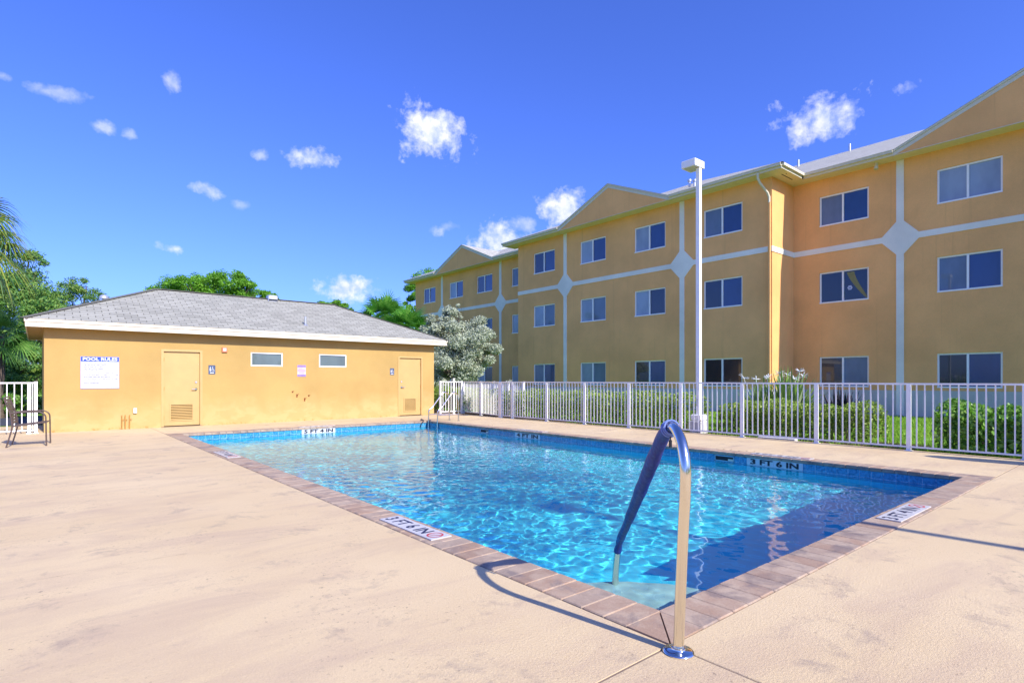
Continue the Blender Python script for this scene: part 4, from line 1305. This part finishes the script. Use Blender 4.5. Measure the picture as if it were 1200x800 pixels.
# ------------------------------------------------------------------ chair
def chair():
    x0, y0_ = -.08, 14.22
    root = empty('patio_chair', (x0, y0_, 0), 'brown metal patio chair with vinyl straps standing by the picket fence', 'chair')
    P = lambda x, y, z: (x0 + x, y0_ + y, z)
    for s_ in (-1, 1):
        y = s_ * .275
        mb = MB()
        mb.tube(catmull([P(.27, y, 0), P(.265, y, .25), P(.262, y, .48), P(.25, y, .58), P(.19, y, .635), P(.10, y, .65), P(-.12, y, .645), P(-.27, y, .63)], 6), .0125, 10)
        mb.build('arm_frame', M['bronze'], root, True, 60)
        mb = MB()
        mb.tube(catmull([P(-.31, y, 0), P(-.255, y, .22), P(-.225, y, .40), P(-.25, y, .60), P(-.30, y, .78), P(-.335, y, .90)], 6), .0125, 10)
        mb.build('rear_leg', M['bronze'], root, True, 60)
    mb = MB()
    for y in (-.262, .262): mb.tube([P(.262, y, .445), P(-.225, y, .385)], .0115, 8)
    mb.tube([P(.262, -.275, .445), P(.262, .275, .445)], .0115, 8); mb.tube([P(-.225, -.275, .385), P(-.225, .275, .385)], .0115, 8)
    mb.tube(catmull([P(-.335, -.275, .90), P(-.34, -.2, .925), P(-.34, .2, .925), P(-.335, .275, .90)], 5), .0125, 8)
    mb.build('seat_frame', M['bronze'], root, True, 60)
    mb = MB()
    for k in range(8):
        t = (k + .5) / 8; x = .25 - t * .46; z = .452 - t * .058
        mb.obox(P(x, 0, z - .004 * math.sin(t * 3)), (.023, 0, -.003), (0, .272, 0), (0, 0, .0025))
    mb.build('seat_strap', M['strap'], root)
    mb = MB()
    for k in range(9):
        t = (k + .5) / 9; z = .43 + t * .47
        xx = -.228 - max(0, (z - .43)) * .23
        mb.obox(P(xx + .005, 0, z), (-.0075, 0, .0225), (0, .272, 0), (.0025, 0, .0008))
    mb.build('back_strap', M['strap'], root)
    root.rotation_euler = (0, 0, R(-7))
chair()

# ------------------------------------------------------------------ vegetation
def leaf_mesh(name, P, mat, parent, size, aspect=.5, seed=0, jitter=.35, up=0.0, dirs=None):
    rng = np.random.default_rng(seed)
    n = len(P)
    d = rng.normal(size=(n, 3)) if dirs is None else dirs + rng.normal(size=(n, 3)) * .45
    d[:, 2] += up
    d /= np.linalg.norm(d, axis=1, keepdims=True)
    q = rng.normal(size=(n, 3)); q -= d * (q * d).sum(1, keepdims=True); q /= np.linalg.norm(q, axis=1, keepdims=True)
    nn = np.cross(d, q)
    s = size * (1 + jitter * rng.uniform(-1, 1, n))[:, None]
    a = P - d * s * .5; b = P + q * s * aspect * .5 + nn * s * .08; c = P + d * s * .5; e_ = P - q * s * aspect * .5 + nn * s * .08
    V = np.stack([a, b, c, e_], 1).reshape(-1, 3)
    F_ = np.arange(n * 4).reshape(n, 4)
    o = newmesh(name, V, F_, mat, None)
    if parent is not None: adopt(o, parent)
    return o

def ellipsoid_pts(rng, c, r, n, shell=.55):
    d = rng.normal(size=(n, 3)); d /= np.linalg.norm(d, axis=1, keepdims=True)
    rad = shell + (1 - shell) * rng.uniform(0, 1, n) ** .8
    rad *= 1 + .12 * np.sin(d[:, 0] * 5 + c[0]) * np.sin(d[:, 2] * 6 + c[1])
    return np.asarray(c) + d * rad[:, None] * np.asarray(r), d

def hedge(name, x0, x1, y0_, y1_, h, n, label, size=.055, mat='hedge', seed=1, rise=0.0, bare=0.0):
    rng = np.random.default_rng(seed)
    root = empty(name, ((x0 + x1) / 2, (y0_ + y1_) / 2, -.05), label, 'hedge')
    y = rng.uniform(y0_, y1_, n)
    u = rng.uniform(0, 1, n)
    # lumpy outline: height and width wander along the run
    hh = h * (1 + .06 * np.sin(y * 3.1 + seed) + .05 * np.sin(y * 7.7) + .04 * np.sin(y * 17.0)) + rise * (y - y0_)
    hw_ = (x1 - x0) / 2 * (1 + .08 * np.sin(y * 2.3 + 1) + .06 * np.sin(y * 9.1))
    th = rng.uniform(-.25, math.pi + .25, n)
    rad = 1 - .30 * rng.uniform(0, 1, n) ** 1.6
    cx = (x0 + x1) / 2
    sq = np.maximum(np.abs(np.cos(th)), np.abs(np.sin(th))) ** -.75
    X = cx - np.cos(th) * hw_ * rad * sq
    z = np.where(np.sin(th) > 0, .42 * hh + np.sin(th) * hh * .58 * rad * np.minimum(sq, 1.15), rng.uniform(.05, .5, n) * hh)
    low = rng.uniform(0, 1, n) < .42
    z = np.where(low, rng.uniform(.06 + bare, .75, n) * hh, z)
    X = np.where(low, cx - np.sign(np.cos(th)) * hw_ * (1 - .25 * rng.uniform(0, 1, n)), X)
    y = np.clip(y, y0_ + .0, y1_ - .0)
    P = np.stack([X, y + rng.normal(size=n) * .03, z], 1)
    o = leaf_mesh('foliage', P, M[mat], root, size, .6, seed + 7, up=.35)
    mb = MB()
    for k in range(int((y1_ - y0_) * 3)):
        yy = y0_ + .15 + (y1_ - y0_ - .3) * (k + .5) / max(1, int((y1_ - y0_) * 3)); r1_ = random.Random(k + seed)
        for j in range(3):
            mb.tube([(cx, yy, -.05), (cx + r1_.uniform(-.12, .12), yy + r1_.uniform(-.1, .1), h * .35), (cx + r1_.uniform(-.3, .3) * (x1 - x0), yy + r1_.uniform(-.2, .2), h * .8)], [.011, .008, .004], 5)
    mb.build('stems', M['bark'], root)
    # dark twiggy core so that the run is not see-through
    m2 = 0
    return root
hedge('hedge', 12.25, 13.45, 7.95, 21.5, .90, 34000, 'long clipped hedge behind the fence from the lamp post to the silver tree', .060, seed=3)
hedge('hedge', 12.55, 13.55, 3.95, 7.30, .74, 11000, 'shorter clipped hedge behind the fence right of the lamp post', .060, seed=8, bare=.0)
hedge('hedge', 12.15, 13.25, -1.5, 2.85, .80, 13000, 'glossy light green bush hedge behind the fence at the right end of the lawn', .095, 'bush', seed=12)

def tree(name, loc, clumps, n, size, mat, label, trunk_r=.12, seed=0, aspect=.45, shell=.35, cat='tree', trunk_top=None, group=None, up=.1):
    rng = np.random.default_rng(seed)
    loc = Vector(loc)
    root = empty(name, loc, label, cat, group)
    vol = np.array([c[3] * c[4] * c[5] for c in clumps]) ** .67; vol /= vol.sum()
    PP = []
    for c_, v in zip(clumps, vol):
        # each clump is itself broken into tufts, leaving gaps
        k = max(5, int(10 * c_[3]))
        cc, _ = ellipsoid_pts(rng, (loc.x + c_[0], loc.y + c_[1], loc.z + c_[2]), (c_[3], c_[4], c_[5]), k, .55)
        for q in cc:
            rr_ = rng.uniform(.26, .46) * min(c_[3], c_[5] * 1.6) + .05
            p, _ = ellipsoid_pts(rng, q, (rr_, rr_, rr_ * .75), max(20, int(n * v / k)), shell)
            PP.append(p)
    P = np.concatenate(PP)
    leaf_mesh('crown', P, M[mat], root, size, aspect, seed + 1, up=up)
    mb = MB()
    tt = trunk_top or (clumps[0][2] * .6)
    rnd_ = random.Random(seed)
    mb.tube([loc + Vector((0, 0, -.1)), loc + Vector((.05, 0, tt * .5)), loc + Vector((0, .05, tt))], [trunk_r * 1.2, trunk_r, trunk_r * .8], 10)
    for c_ in clumps:
        e_ = loc + Vector((c_[0], c_[1], c_[2]))
        s = loc + Vector((0, .05, tt * rnd_.uniform(.7, 1)))
        m_ = (s + e_) / 2 + Vector((rnd_.uniform(-.2, .2), rnd_.uniform(-.2, .2), -.1 * (e_ - s).length))
        mb.tube([s, m_, e_], [trunk_r * .5, trunk_r * .35, trunk_r * .12], 6)
        for _ in range(4):
            f_ = e_ + Vector((rnd_.uniform(-.7, .7) * c_[3], rnd_.uniform(-.7, .7) * c_[4], rnd_.uniform(-.3, .8) * c_[5]))
            mb.tube([m_.lerp(e_, .5), f_], [trunk_r * .2, trunk_r * .05], 5)
    mb.build('trunk', M['bark'], root, True)
    return root

# silver buttonwood in front of the far wing
sx, sy = cam2w((537 - 600) / F * 27.0, 27.0)
ux, uy = CT, -ST      # unit vector to the picture's right on the ground
def rel(r, f, z): return (ux * r + ST * f, uy * r + CT * f, z)
def cl(r, f, z, a, b, c): 
    p = rel(r, f, 0); return (p[0], p[1], z, a, b, c)
tree('silver_tree', (sx, sy, -.05), [cl(0, 0, 3.2, 1.3, 1.2, 1.1), cl(-1.05, 0, 3.1, 1.0, .95, .85), cl(.95, .1, 3.0, .95, .85, .75), cl(-.1, 0, 4.2, .7, .6, .5), cl(-.95, 0, 3.9, .6, .55, .45), cl(.7, .2, 3.85, .7, .6, .45),
     cl(-.4, 0, 1.9, 1.2, 1.0, .9), cl(-.9, -.1, 1.5, .9, .7, .75), cl(.45, 0, 2.2, .95, .85, .7), cl(-.2, -.1, 1.1, .75, .65, .55), cl(1.4, .3, 2.5, .55, .5, .45), cl(-1.65, 0, 3.5, .45, .4, .35), cl(-.55, 0, 4.6, .22, .2, .5), cl(.05, 0, 4.55, .2, .2, .4), cl(-1.3, 0, 4.2, .2, .2, .35)],
     60000, .10, 'silver', 'rounded silvery grey leaved tree between the pool house and the apartments', .09, 21, .5, trunk_top=1.2, up=.4)

def wtree(name, px, Y, clumps, n, size, mat, label, seed, **kw):
    x, y = cam2w((px - 600) / F * Y, Y)
    return tree(name, (x, y, -.05), [cl(*c_) for c_ in clumps], n, size, mat, label, seed=seed, **kw)
# pine crown behind the pool house roof
wtree('pine_tree', 247, 46, [(-3.2, 0, 8.2, 1.8, 1.8, .9), (-1.5, 0, 8.8, 1.9, 1.8, .95), (.3, 0, 8.9, 1.6, 1.6, 1.0), (1.5, 0, 9.1, 1.5, 1.5, 1.0), (2.7, 0, 8.7, 1.1, 1.1, .8), (-4.3, 0, 7.5, 1.1, 1.1, .6), (3.2, 0, 8.0, .7, .7, .5)], 30000, .20, 'pine', 'broad flat topped pine crown rising behind the pool house roof ridge', 31, trunk_r=.3, trunk_top=6, aspect=.3)
wtree('pine_tree', 304, 52, [(0, 0, 8.9, 1.5, 1.3, .6), (-1.2, 0, 8.9, 1.2, 1.2, .5), (1.2, 0, 8.7, 1.0, 1.0, .5)], 9000, .20, 'pine', 'low pine crown peeping over the roof just left of the metal vent hood', 33, trunk_r=.25, trunk_top=5, aspect=.3)
wtree('pine_tree', 392, 52, [(0, 0, 8.0, 1.3, 1.2, .5), (-.9, 0, 8.0, 1.0, 1.0, .4), (.9, 0, 7.8, .8, .8, .4)], 7000, .20, 'pine', 'small pine top above the roof beneath the white cloud', 34, trunk_r=.25, trunk_top=5, aspect=.3)
wtree('pine_tree', 505, 60, [(-1.6, 0, 10.6, 1.3, 1.3, 1.0), (0, 0, 12.0, 1.8, 1.6, 1.1), (1.6, 0, 12.4, 1.9, 1.8, 1.1), (3.0, 0, 12.2, 1.5, 1.5, 1.0), (-2.2, 0, 9.4, .8, .8, .8), (-1.0, 0, 8.8, .8, .8, .5)], 22000, .22, 'pine', 'pine crown showing behind the far end of the apartment roof', 35, trunk_r=.3, trunk_top=7, aspect=.3)
# feathery trees at the left edge
wtree('leafy_tree', 20, 30, [(-1.5, 0, 6.3, 1.6, 1.5, 1.1), (.2, 0, 6.2, 1.5, 1.4, 1.0), (1.4, 0, 5.2, 1.3, 1.2, .9), (.6, 0, 7.6, .9, .8, .5), (-.6, 0, 4.6, 1.8, 1.5, 1.2), (1.6, 0, 3.7, 1.5, 1.3, 1.1), (-2, 0, 3.5, 1.8, 1.5, 1.3), (2.6, 0, 4.4, .9, .9, .7), (0, 0, 2.4, 2.0, 1.5, 1.1), (-.2, 0, 5.6, 1.8, 1.5, 1.2)], 44000, .16, 'dkleaf', 'dense dark green tree behind the left palm fronds', 41, trunk_r=.2, trunk_top=3, aspect=.35, shell=.2)
wtree('leafy_tree', 82, 34, [(.2, 0, 6.0, 1.2, 1.0, .8), (1.0, 0, 6.9, 1.1, .9, .55), (.2, 0, 5.0, 1.4, 1.2, .8), (1.6, 0, 5.4, .9, .9, .5), (-.8, 0, 5.9, .9, .9, .6), (1.7, 0, 6.2, .6, .6, .35), (-.3, 0, 3.6, 1.6, 1.4, 1.2), (-.2, 0, 4.6, 1.5, 1.2, 1.0), (.9, 0, 4.4, 1.2, 1.0, .8)], 26000, .15, 'dkleaf', 'wispy branched tree over the left end of the pool house roof', 43, trunk_r=.15, trunk_top=3.5, aspect=.3, shell=.2)
wtree('leafy_shrub', 25, 21.5, [(0, 0, 1.0, 1.0, .8, .9), (-.9, 0, 1.3, .9, .8, .9), (.8, 0, 1.6, .55, .6, .9), (-1.8, 0, .9, .9, .8, .8), (.55, 0, .6, .55, .6, .55), (-.3, .4, 2.1, .9, .8, .7)], 24000, .12, 'dkleaf', 'dark leafy shrub behind the left picket fence', 44, trunk_r=.05, trunk_top=.5, aspect=.5, cat='shrub')
wtree('leafy_shrub', 30, 19.6, [(0, 0, .55, .65, .5, .35), (-.8, 0, .5, .5, .5, .3)], 6000, .10, 'bush', 'low bright green shrub in front of the dark one behind the left fence', 45, trunk_r=.03, trunk_top=.3, aspect=.5, cat='shrub')
for k, (tx, ty, th) in enumerate(((-9, -15, 1.0), (-2, -17, 1.2), (5, -19, 1.1), (12, -20, 1.25))):  # unseen row behind the camera, added as dark reflections for the steel rail
    tree('leafy_tree', (tx, ty, -.05), [(0, 0, 3.2 * th, 2.4, 2.0, 1.6), (-1.5, 0, 2.2 * th, 1.8, 1.6, 1.3), (1.5, .3, 2.3 * th, 1.9, 1.6, 1.4), (0, 0, 1.2, 2.6, 1.6, 1.2)], 3500, .34, 'dkleaf',
         ['round leafy tree behind the near deck, far left of its row', 'taller leafy tree second in the row behind the near deck', 'leafy tree third in the row behind the near deck', 'tallest leafy tree ending the row behind the near deck'][k], .15, 90 + k, .6, group='trees behind the near deck')
# distant tree line closing the horizon
rng = np.random.default_rng(77)
P = []
for k in range(70):
    a = rng.uniform(-1.35, 1.2) ; Yd = rng.uniform(75, 110)
    X_ = math.tan(a * .62) * Yd
    x, y = cam2w(X_, Yd)
    p, _ = ellipsoid_pts(rng, (x, y, rng.uniform(1.5, 3.2)), (4, 4, rng.uniform(1.6, 3.0)), 420, .6)
    P.append(p)
tag(leaf_mesh('distant_woods', np.concatenate(P), M['dkleaf'], None, .8, .6, 78), kind='stuff')

def fan_frond(mb, base_, d, L, fan, seed, droop=.5, nleaf=22, wl=.05):
    """petiole from base_ along d, then a fan of narrow blades"""
    r_ = random.Random(seed)
    base_, d = Vector(base_), Vector(d).normalized()
    side = d.cross(Vector((0, 0, 1)))
    side = side.normalized() if side.length > .1 else Vector((1, 0, 0))
    upv = side.cross(d).normalized()
    tip = base_ + d * L + Vector((0, 0, -droop * L * .18))
    mb.tube([base_, base_ + d * L * .5 + Vector((0, 0, .02)), tip], [.022, .014, .008], 5)
    roll = r_.uniform(-.7, .7); s2 = side * math.cos(roll) + upv * math.sin(roll); u2 = upv * math.cos(roll) - side * math.sin(roll)
    for k in range(nleaf):
        a = (k / (nleaf - 1) - .5) * 2 * 1.9
        dd = (d * math.cos(a) + s2 * math.sin(a)).normalized()
        lw = fan * (1 - .22 * abs(a) / 1.9) * r_.uniform(.85, 1.05)
        n_ = 5; pts = []
        for j in range(n_ + 1):
            t = j / n_
            p = tip + dd * lw * t + u2 * (.10 * lw * t) + Vector((0, 0, -droop * lw * t ** 2.4))
            wd = wl * (1 - t) ** .55 * (.45 + t * 2 if t < .28 else 1) + .0015
            cr = dd.cross(u2).normalized()
            pts.append((p - cr * wd / 2, p + cr * wd / 2))
        b = len(mb.v)
        for q in pts: mb.v += [tuple(q[0]), tuple(q[1])]
        for j in range(n_):
            mb.f.append([b + 2 * j, b + 2 * j + 1, b + 2 * j + 3, b + 2 * j + 2]); mb.uv.append([(0, 0)] * 4); mb.mi.append(0)

def palm(px, Y, zc_, nf, L, fan, label, mat, seed, droop=.5, trunk_r=.16, nleaf=22, lowest=-.75, wl=.05):
    x, y = cam2w((px - 600) / F * Y, Y)
    root = empty('palm_tree', (x, y, -.05), label, 'palm tree')
    mb = MB(); r_ = random.Random(seed)
    for k in range(nf):
        az = k * 2.39996 + r_.uniform(-.2, .2); el = math.asin(lowest + (1.0 - lowest) * ((k + .5) / nf) ** .9)
        el = min(el, 1.35)
        d = Vector((math.cos(az) * math.cos(el), math.sin(az) * math.cos(el), math.sin(el)))
        fan_frond(mb, (x, y, zc_), d, L * r_.uniform(.8, 1.1), fan * r_.uniform(.85, 1.1), seed * 100 + k, droop * (1.15 - .3 * math.sin(el)), nleaf, wl)
    mb.build('crown', M[mat], root)
    mb = MB(); n = 14
    mb.tube([(x + .02 * math.sin(k), y, -.05 + (zc_ + .1) * k / n) for k in range(n + 1)], [trunk_r * (1.15 if k == 0 else .95 + .1 * (k % 2)) for k in range(n + 1)], 12)
    mb.build('trunk', M['bark'], root, True)
palm(-54, 16.5, 5.65, 40, 1.15, 1.15, 'tall palm whose long drooping fronds enter at the left edge', 'palmyellow', 3, .75, nleaf=26)
palm(-2, 19.2, 2.75, 30, .62, .72, 'short fan palm beside the left end of the pool house', 'palm', 4, .35, nleaf=22)
palm(450, 36, 5.15, 46, 1.0, 1.1, 'left of the two bright green fan palms behind the pool house roof', 'palmbright', 6, .25, .2, 18, -.5, .11)
palm(476, 34, 4.2, 46, 1.0, 1.1, 'right of the two bright green fan palms, beside the silver tree', 'palmbright', 7, .25, .2, 18, -.5, .11)

def blades_plant(name, x, y, n, L, w, mat, label, seed, flowers=0, spread=1.0, cat='plant'):
    root = empty(name, (x, y, -.05), label, cat)
    r_ = random.Random(seed); mb = MB()
    for k in range(n):
        az = r_.uniform(0, 2 * math.pi); el = r_.uniform(.75, 1.5); LL = L * r_.uniform(.6, 1.0)
        d = Vector((math.cos(az) * math.cos(el) * spread, math.sin(az) * math.cos(el) * spread, math.sin(el)))
        sd = Vector((-math.sin(az), math.cos(az), 0)); b = len(mb.v); m_ = 6
        p0 = Vector((x + r_.uniform(-.15, .15), y + r_.uniform(-.15, .15), -.05))
        for j in range(m_ + 1):
            t = j / m_; p = p0 + d * LL * t + Vector((0, 0, -.35 * LL * t ** 2.5 * math.cos(el)))
            ww = w * (1 - t ** 1.5) * .5 + .002
            mb.v += [tuple(p - sd * ww), tuple(p + sd * ww)]
        for j in range(m_):
            mb.f.append([b + 2 * j, b + 2 * j + 1, b + 2 * j + 3, b + 2 * j + 2]); mb.uv.append([(0, 0)] * 4); mb.mi.append(0)
    mb.build('foliage', M[mat], root)
    for k in range(flowers):
        az = r_.uniform(0, 6.28); rr_ = r_.uniform(.1, .5); h_ = min(L, 1.5) * r_.uniform(.8, .98)
        mb = MB(); c_ = Vector((x + math.cos(az) * rr_, y + math.sin(az) * rr_, h_))
        mb.tube([(x, y, 0), c_], .006, 5)
        for j in range(14):
            a2 = r_.uniform(0, 6.28); e2 = r_.uniform(-.3, .9)
            q = c_ + Vector((math.cos(a2) * math.cos(e2), math.sin(a2) * math.cos(e2), math.sin(e2))) * r_.uniform(.09, .15)
            mb.bar(c_, q, .016, .006)
        mb.build('flower', M['petal'], root)
px_, py_ = cam2w((925 - 600) / F * 14.6, 14.6)
blades_plant('lily_plant', px_, py_, 240, 1.85, .13, 'lily', 'tall spider lily with white blooms behind the shorter hedge', 51, 5)
px_, py_ = cam2w((893 - 600) / F * 15.0, 15.0)
blades_plant('lily_plant', px_, py_, 150, 1.5, .12, 'lily', 'smaller spider lily left of the tall blooming one', 52, 3)
px_, py_ = cam2w((985 - 600) / F * 14.4, 14.4)
blades_plant('purple_plant', px_, py_, 150, 1.3, .10, 'purpleplant', 'dark purple spiky leaved plant below the open dark window', 53, 0)
px_, py_ = cam2w((592 - 600) / F * 30, 30)
blades_plant('lily_plant', px_, py_, 60, 1.25, .07, 'lily', 'far spider lily by the corner of the middle wing', 54, 2)

# grass blades on the lawn strip behind the fence
rng = np.random.default_rng(5)
n = 42000
gx = rng.uniform(FX + .25, XR - .2, n); gy = rng.uniform(-6, 12, n)
P = np.stack([gx, gy, np.full(n, -.02)], 1)
dirs = np.tile(np.array([[0, 0, 1.2]]), (n, 1))
tag(leaf_mesh('grass', P, M['grassblade'], None, .085, .16, 6, dirs=dirs), kind='stuff')
# pale edging stones glimpsed under the shorter hedge
mb = MB(); mb.box(12.05, 12.20, 5.2, 6.0, -.05, .02, .01)
o = mb.build('edging_stone', M['concrete']); recentre(o, (12.12, 5.6, -.05)); tag(o, 'pale edging stone lying at the foot of the shorter hedge', 'stone')

# ------------------------------------------------------------------ caustics
for o in (water,): o.cycles.is_caustics_caster = True
for o in [shell, tile] + STEPS: o.cycles.is_caustics_receiver = True

# ------------------------------------------------------------------ light, sky
EL, DAZ = R(36.0), R(3.3)
sun_dir = Vector((math.sin(DAZ) * math.cos(EL), -math.cos(DAZ) * math.cos(EL), math.sin(EL)))
sl_ = bpy.data.lights.new('sun', 'SUN'); sl_.energy = 4.6; sl_.angle = R(.53); sl_.color = (1.0, .93, .84)
sl_.cycles.is_caustics_light = True
so = bpy.data.objects.new('sun', sl_); COL.objects.link(so)
so.rotation_euler = sun_dir.to_track_quat('Z', 'Y').to_euler()
so.location = (0, -20, 20)

w = bpy.data.worlds.new('World'); scene.world = w; w.use_nodes = True
nt = w.node_tree; nt.nodes.clear()
N = lambda t: nt.nodes.new(t)
out = N('ShaderNodeOutputWorld'); bg = N('ShaderNodeBackground'); nt.links.new(bg.outputs[0], out.inputs[0])
sky = N('ShaderNodeTexSky'); sky.sky_type = 'NISHITA'; sky.sun_disc = False
sky.sun_elevation = EL; sky.sun_rotation = math.atan2(sun_dir.x, sun_dir.y)
sky.air_density = 1.0; sky.dust_density = 1.1; sky.ozone_density = 2.2; sky.altitude = 0
bg.inputs['Strength'].default_value = .15
tc = N('ShaderNodeTexCoord')
hs = N('ShaderNodeMix'); hs.data_type = 'RGBA'; hs.blend_type = 'MULTIPLY'; hs.inputs[0].default_value = 1
hs.inputs[7].default_value = (.41, .575, 1.36, 1)
nt.links.new(sky.outputs[0], hs.inputs[6])
col = hs.outputs[2]
nz = N('ShaderNodeTexNoise'); nz.inputs['Scale'].default_value = 17; nz.inputs['Detail'].default_value = 9; nz.inputs['Roughness'].default_value = .62; nz.inputs['Distortion'].default_value = .25
nt.links.new(tc.outputs['Generated'], nz.inputs['Vector'])
clouds = [(500, 150, 50, 38, 1.0), (965, 139, 46, 30, .85), (360, 186, 34, 15, .8), (304, 182, 14, 9, .55), (239, 222, 22, 12, .6), (203, 97, 12, 16, .5), (122, 150, 18, 11, .55), (151, 158, 10, 9, .45),
          (60, 108, 32, 10, .38), (4, 89, 14, 8, .35), (204, 292, 22, 9, .65), (282, 240, 12, 7, .3), (407, 335, 42, 20, 1.0), (512, 271, 13, 9, .5), (581, 278, 36, 20, .9), (658, 246, 28, 26, .95), (1068, 103, 24, 18, .55), (528, 265, 16, 8, .25), (612, 262, 20, 12, .4)]
acc = None
clouds = [(a, b, c_ * .92, d_ * .92, e_) for a, b, c_, d_, e_ in clouds]
def dot(vec):
    n_ = N('ShaderNodeVectorMath'); n_.operation = 'DOT_PRODUCT'; nt.links.new(tc.outputs['Generated'], n_.inputs[0]); n_.inputs[1].default_value = vec; return n_.outputs['Value']
def mth(op, a, b=0., clampv=False):
    n_ = N('ShaderNodeMath'); n_.operation = op; n_.use_clamp = clampv
    for k, v in enumerate((a, b)):
        if hasattr(v, 'links'): nt.links.new(v, n_.inputs[k])
        else: n_.inputs[k].default_value = v
    return n_.outputs[0]
nz2 = N('ShaderNodeTexNoise'); nz2.inputs['Scale'].default_value = 6; nz2.inputs['Detail'].default_value = 4
nt.links.new(tc.outputs['Generated'], nz2.inputs['Vector'])
nz3 = N('ShaderNodeTexNoise'); nz3.inputs['Scale'].default_value = 48; nz3.inputs['Detail'].default_value = 6; nz3.inputs['Roughness'].default_value = .6
nt.links.new(tc.outputs['Generated'], nz3.inputs['Vector'])
nzc = mth('ADD', mth('MULTIPLY', mth('SUBTRACT', nz.outputs['Fac'], .52), 8.0), mth('ADD', mth('MULTIPLY', mth('SUBTRACT', nz2.outputs['Fac'], .5), 2.5), mth('MULTIPLY', mth('SUBTRACT', nz3.outputs['Fac'], .5), 3.0)))
for (cx_, cy_, a_, b_, s_) in clouds:
    f_ = direction(cx_, cy_)
    dist = math.sqrt(1 + ((cx_ - 600) / F) ** 2 + ((cy_ - 445) / F) ** 2)
    r_ = f_.cross(Vector((0, 0, 1))).normalized(); u_ = r_.cross(f_)
    ka, kb = F * dist / a_ * .9, F * dist / b_ * .95
    cb = N('ShaderNodeCombineXYZ')
    nt.links.new(dot(r_ * ka), cb.inputs[0]); nt.links.new(dot(u_ * kb), cb.inputs[1])
    nt.links.new(mth('MULTIPLY', mth('SUBTRACT', dot(f_), 1.0), 3.0), cb.inputs[2])
    ln = N('ShaderNodeVectorMath'); ln.operation = 'LENGTH'; nt.links.new(cb.outputs[0], ln.inputs[0])
    base_ = mth('SUBTRACT', 1.35, mth('MULTIPLY', ln.outputs['Value'], 1.45))
    d_ = mth('ADD', mth('MULTIPLY', base_, 1.0), mth('MULTIPLY', nzc, .55))
    inside = mth('LESS_THAN', ln.outputs['Value'], 2.2)
    d_ = mth('MULTIPLY', mth('MULTIPLY', mth('MULTIPLY', d_, 1.0, True), s_), inside)
    acc = d_ if acc is None else mth('MAXIMUM', acc, d_)
mx = N('ShaderNodeMix'); mx.data_type = 'RGBA'
cs = N('ShaderNodeMix'); cs.data_type = 'RGBA'; cs.inputs[6].default_value = (3.4, 3.9, 5.2, 1); cs.inputs[7].default_value = (5.6, 5.6, 5.8, 1)
nt.links.new(mth('ADD', mth('MULTIPLY', mth('SUBTRACT', nz3.outputs['Fac'], .42), 4.0), mth('MULTIPLY', nz.outputs['Fac'], .3), True), cs.inputs[0]); nt.links.new(cs.outputs[2], mx.inputs[7])
nt.links.new(mth('MULTIPLY', acc, .92), mx.inputs[0]); nt.links.new(col, mx.inputs[6]); mx.inputs[7].default_value = (5.2, 5.3, 5.7, 1)
nt.links.new(mx.outputs[2], bg.inputs['Color'])

# ------------------------------------------------------------------ camera
cd = bpy.data.cameras.new('camera'); cam = bpy.data.objects.new('camera', cd); COL.objects.link(cam)
cam.location = (0, 0, CAM_H)
cam.rotation_euler = (R(90), 0, -math.atan2(ST, CT))
cd.sensor_width = 36; cd.lens = 36 * F / 1200
cd.shift_y = 45.0 / 1200
cd.clip_end = 4000; cd.clip_start = .05
scene.camera = cam

# ------------------------------------------------------------------ render settings
c = scene.cycles
c.use_denoising = True
c.max_bounces = 12; c.diffuse_bounces = 5; c.glossy_bounces = 4; c.transmission_bounces = 6; c.transparent_max_bounces = 8
c.caustics_reflective = False; c.caustics_refractive = True
c.sample_clamp_indirect = 8
c.blur_glossy = .5
c.use_adaptive_sampling = True; c.adaptive_threshold = .012
vs = scene.view_settings
vs.view_transform = 'Standard'; vs.look = 'None'; vs.gamma = 1; vs.use_curve_mapping = False
vs.exposure = .5
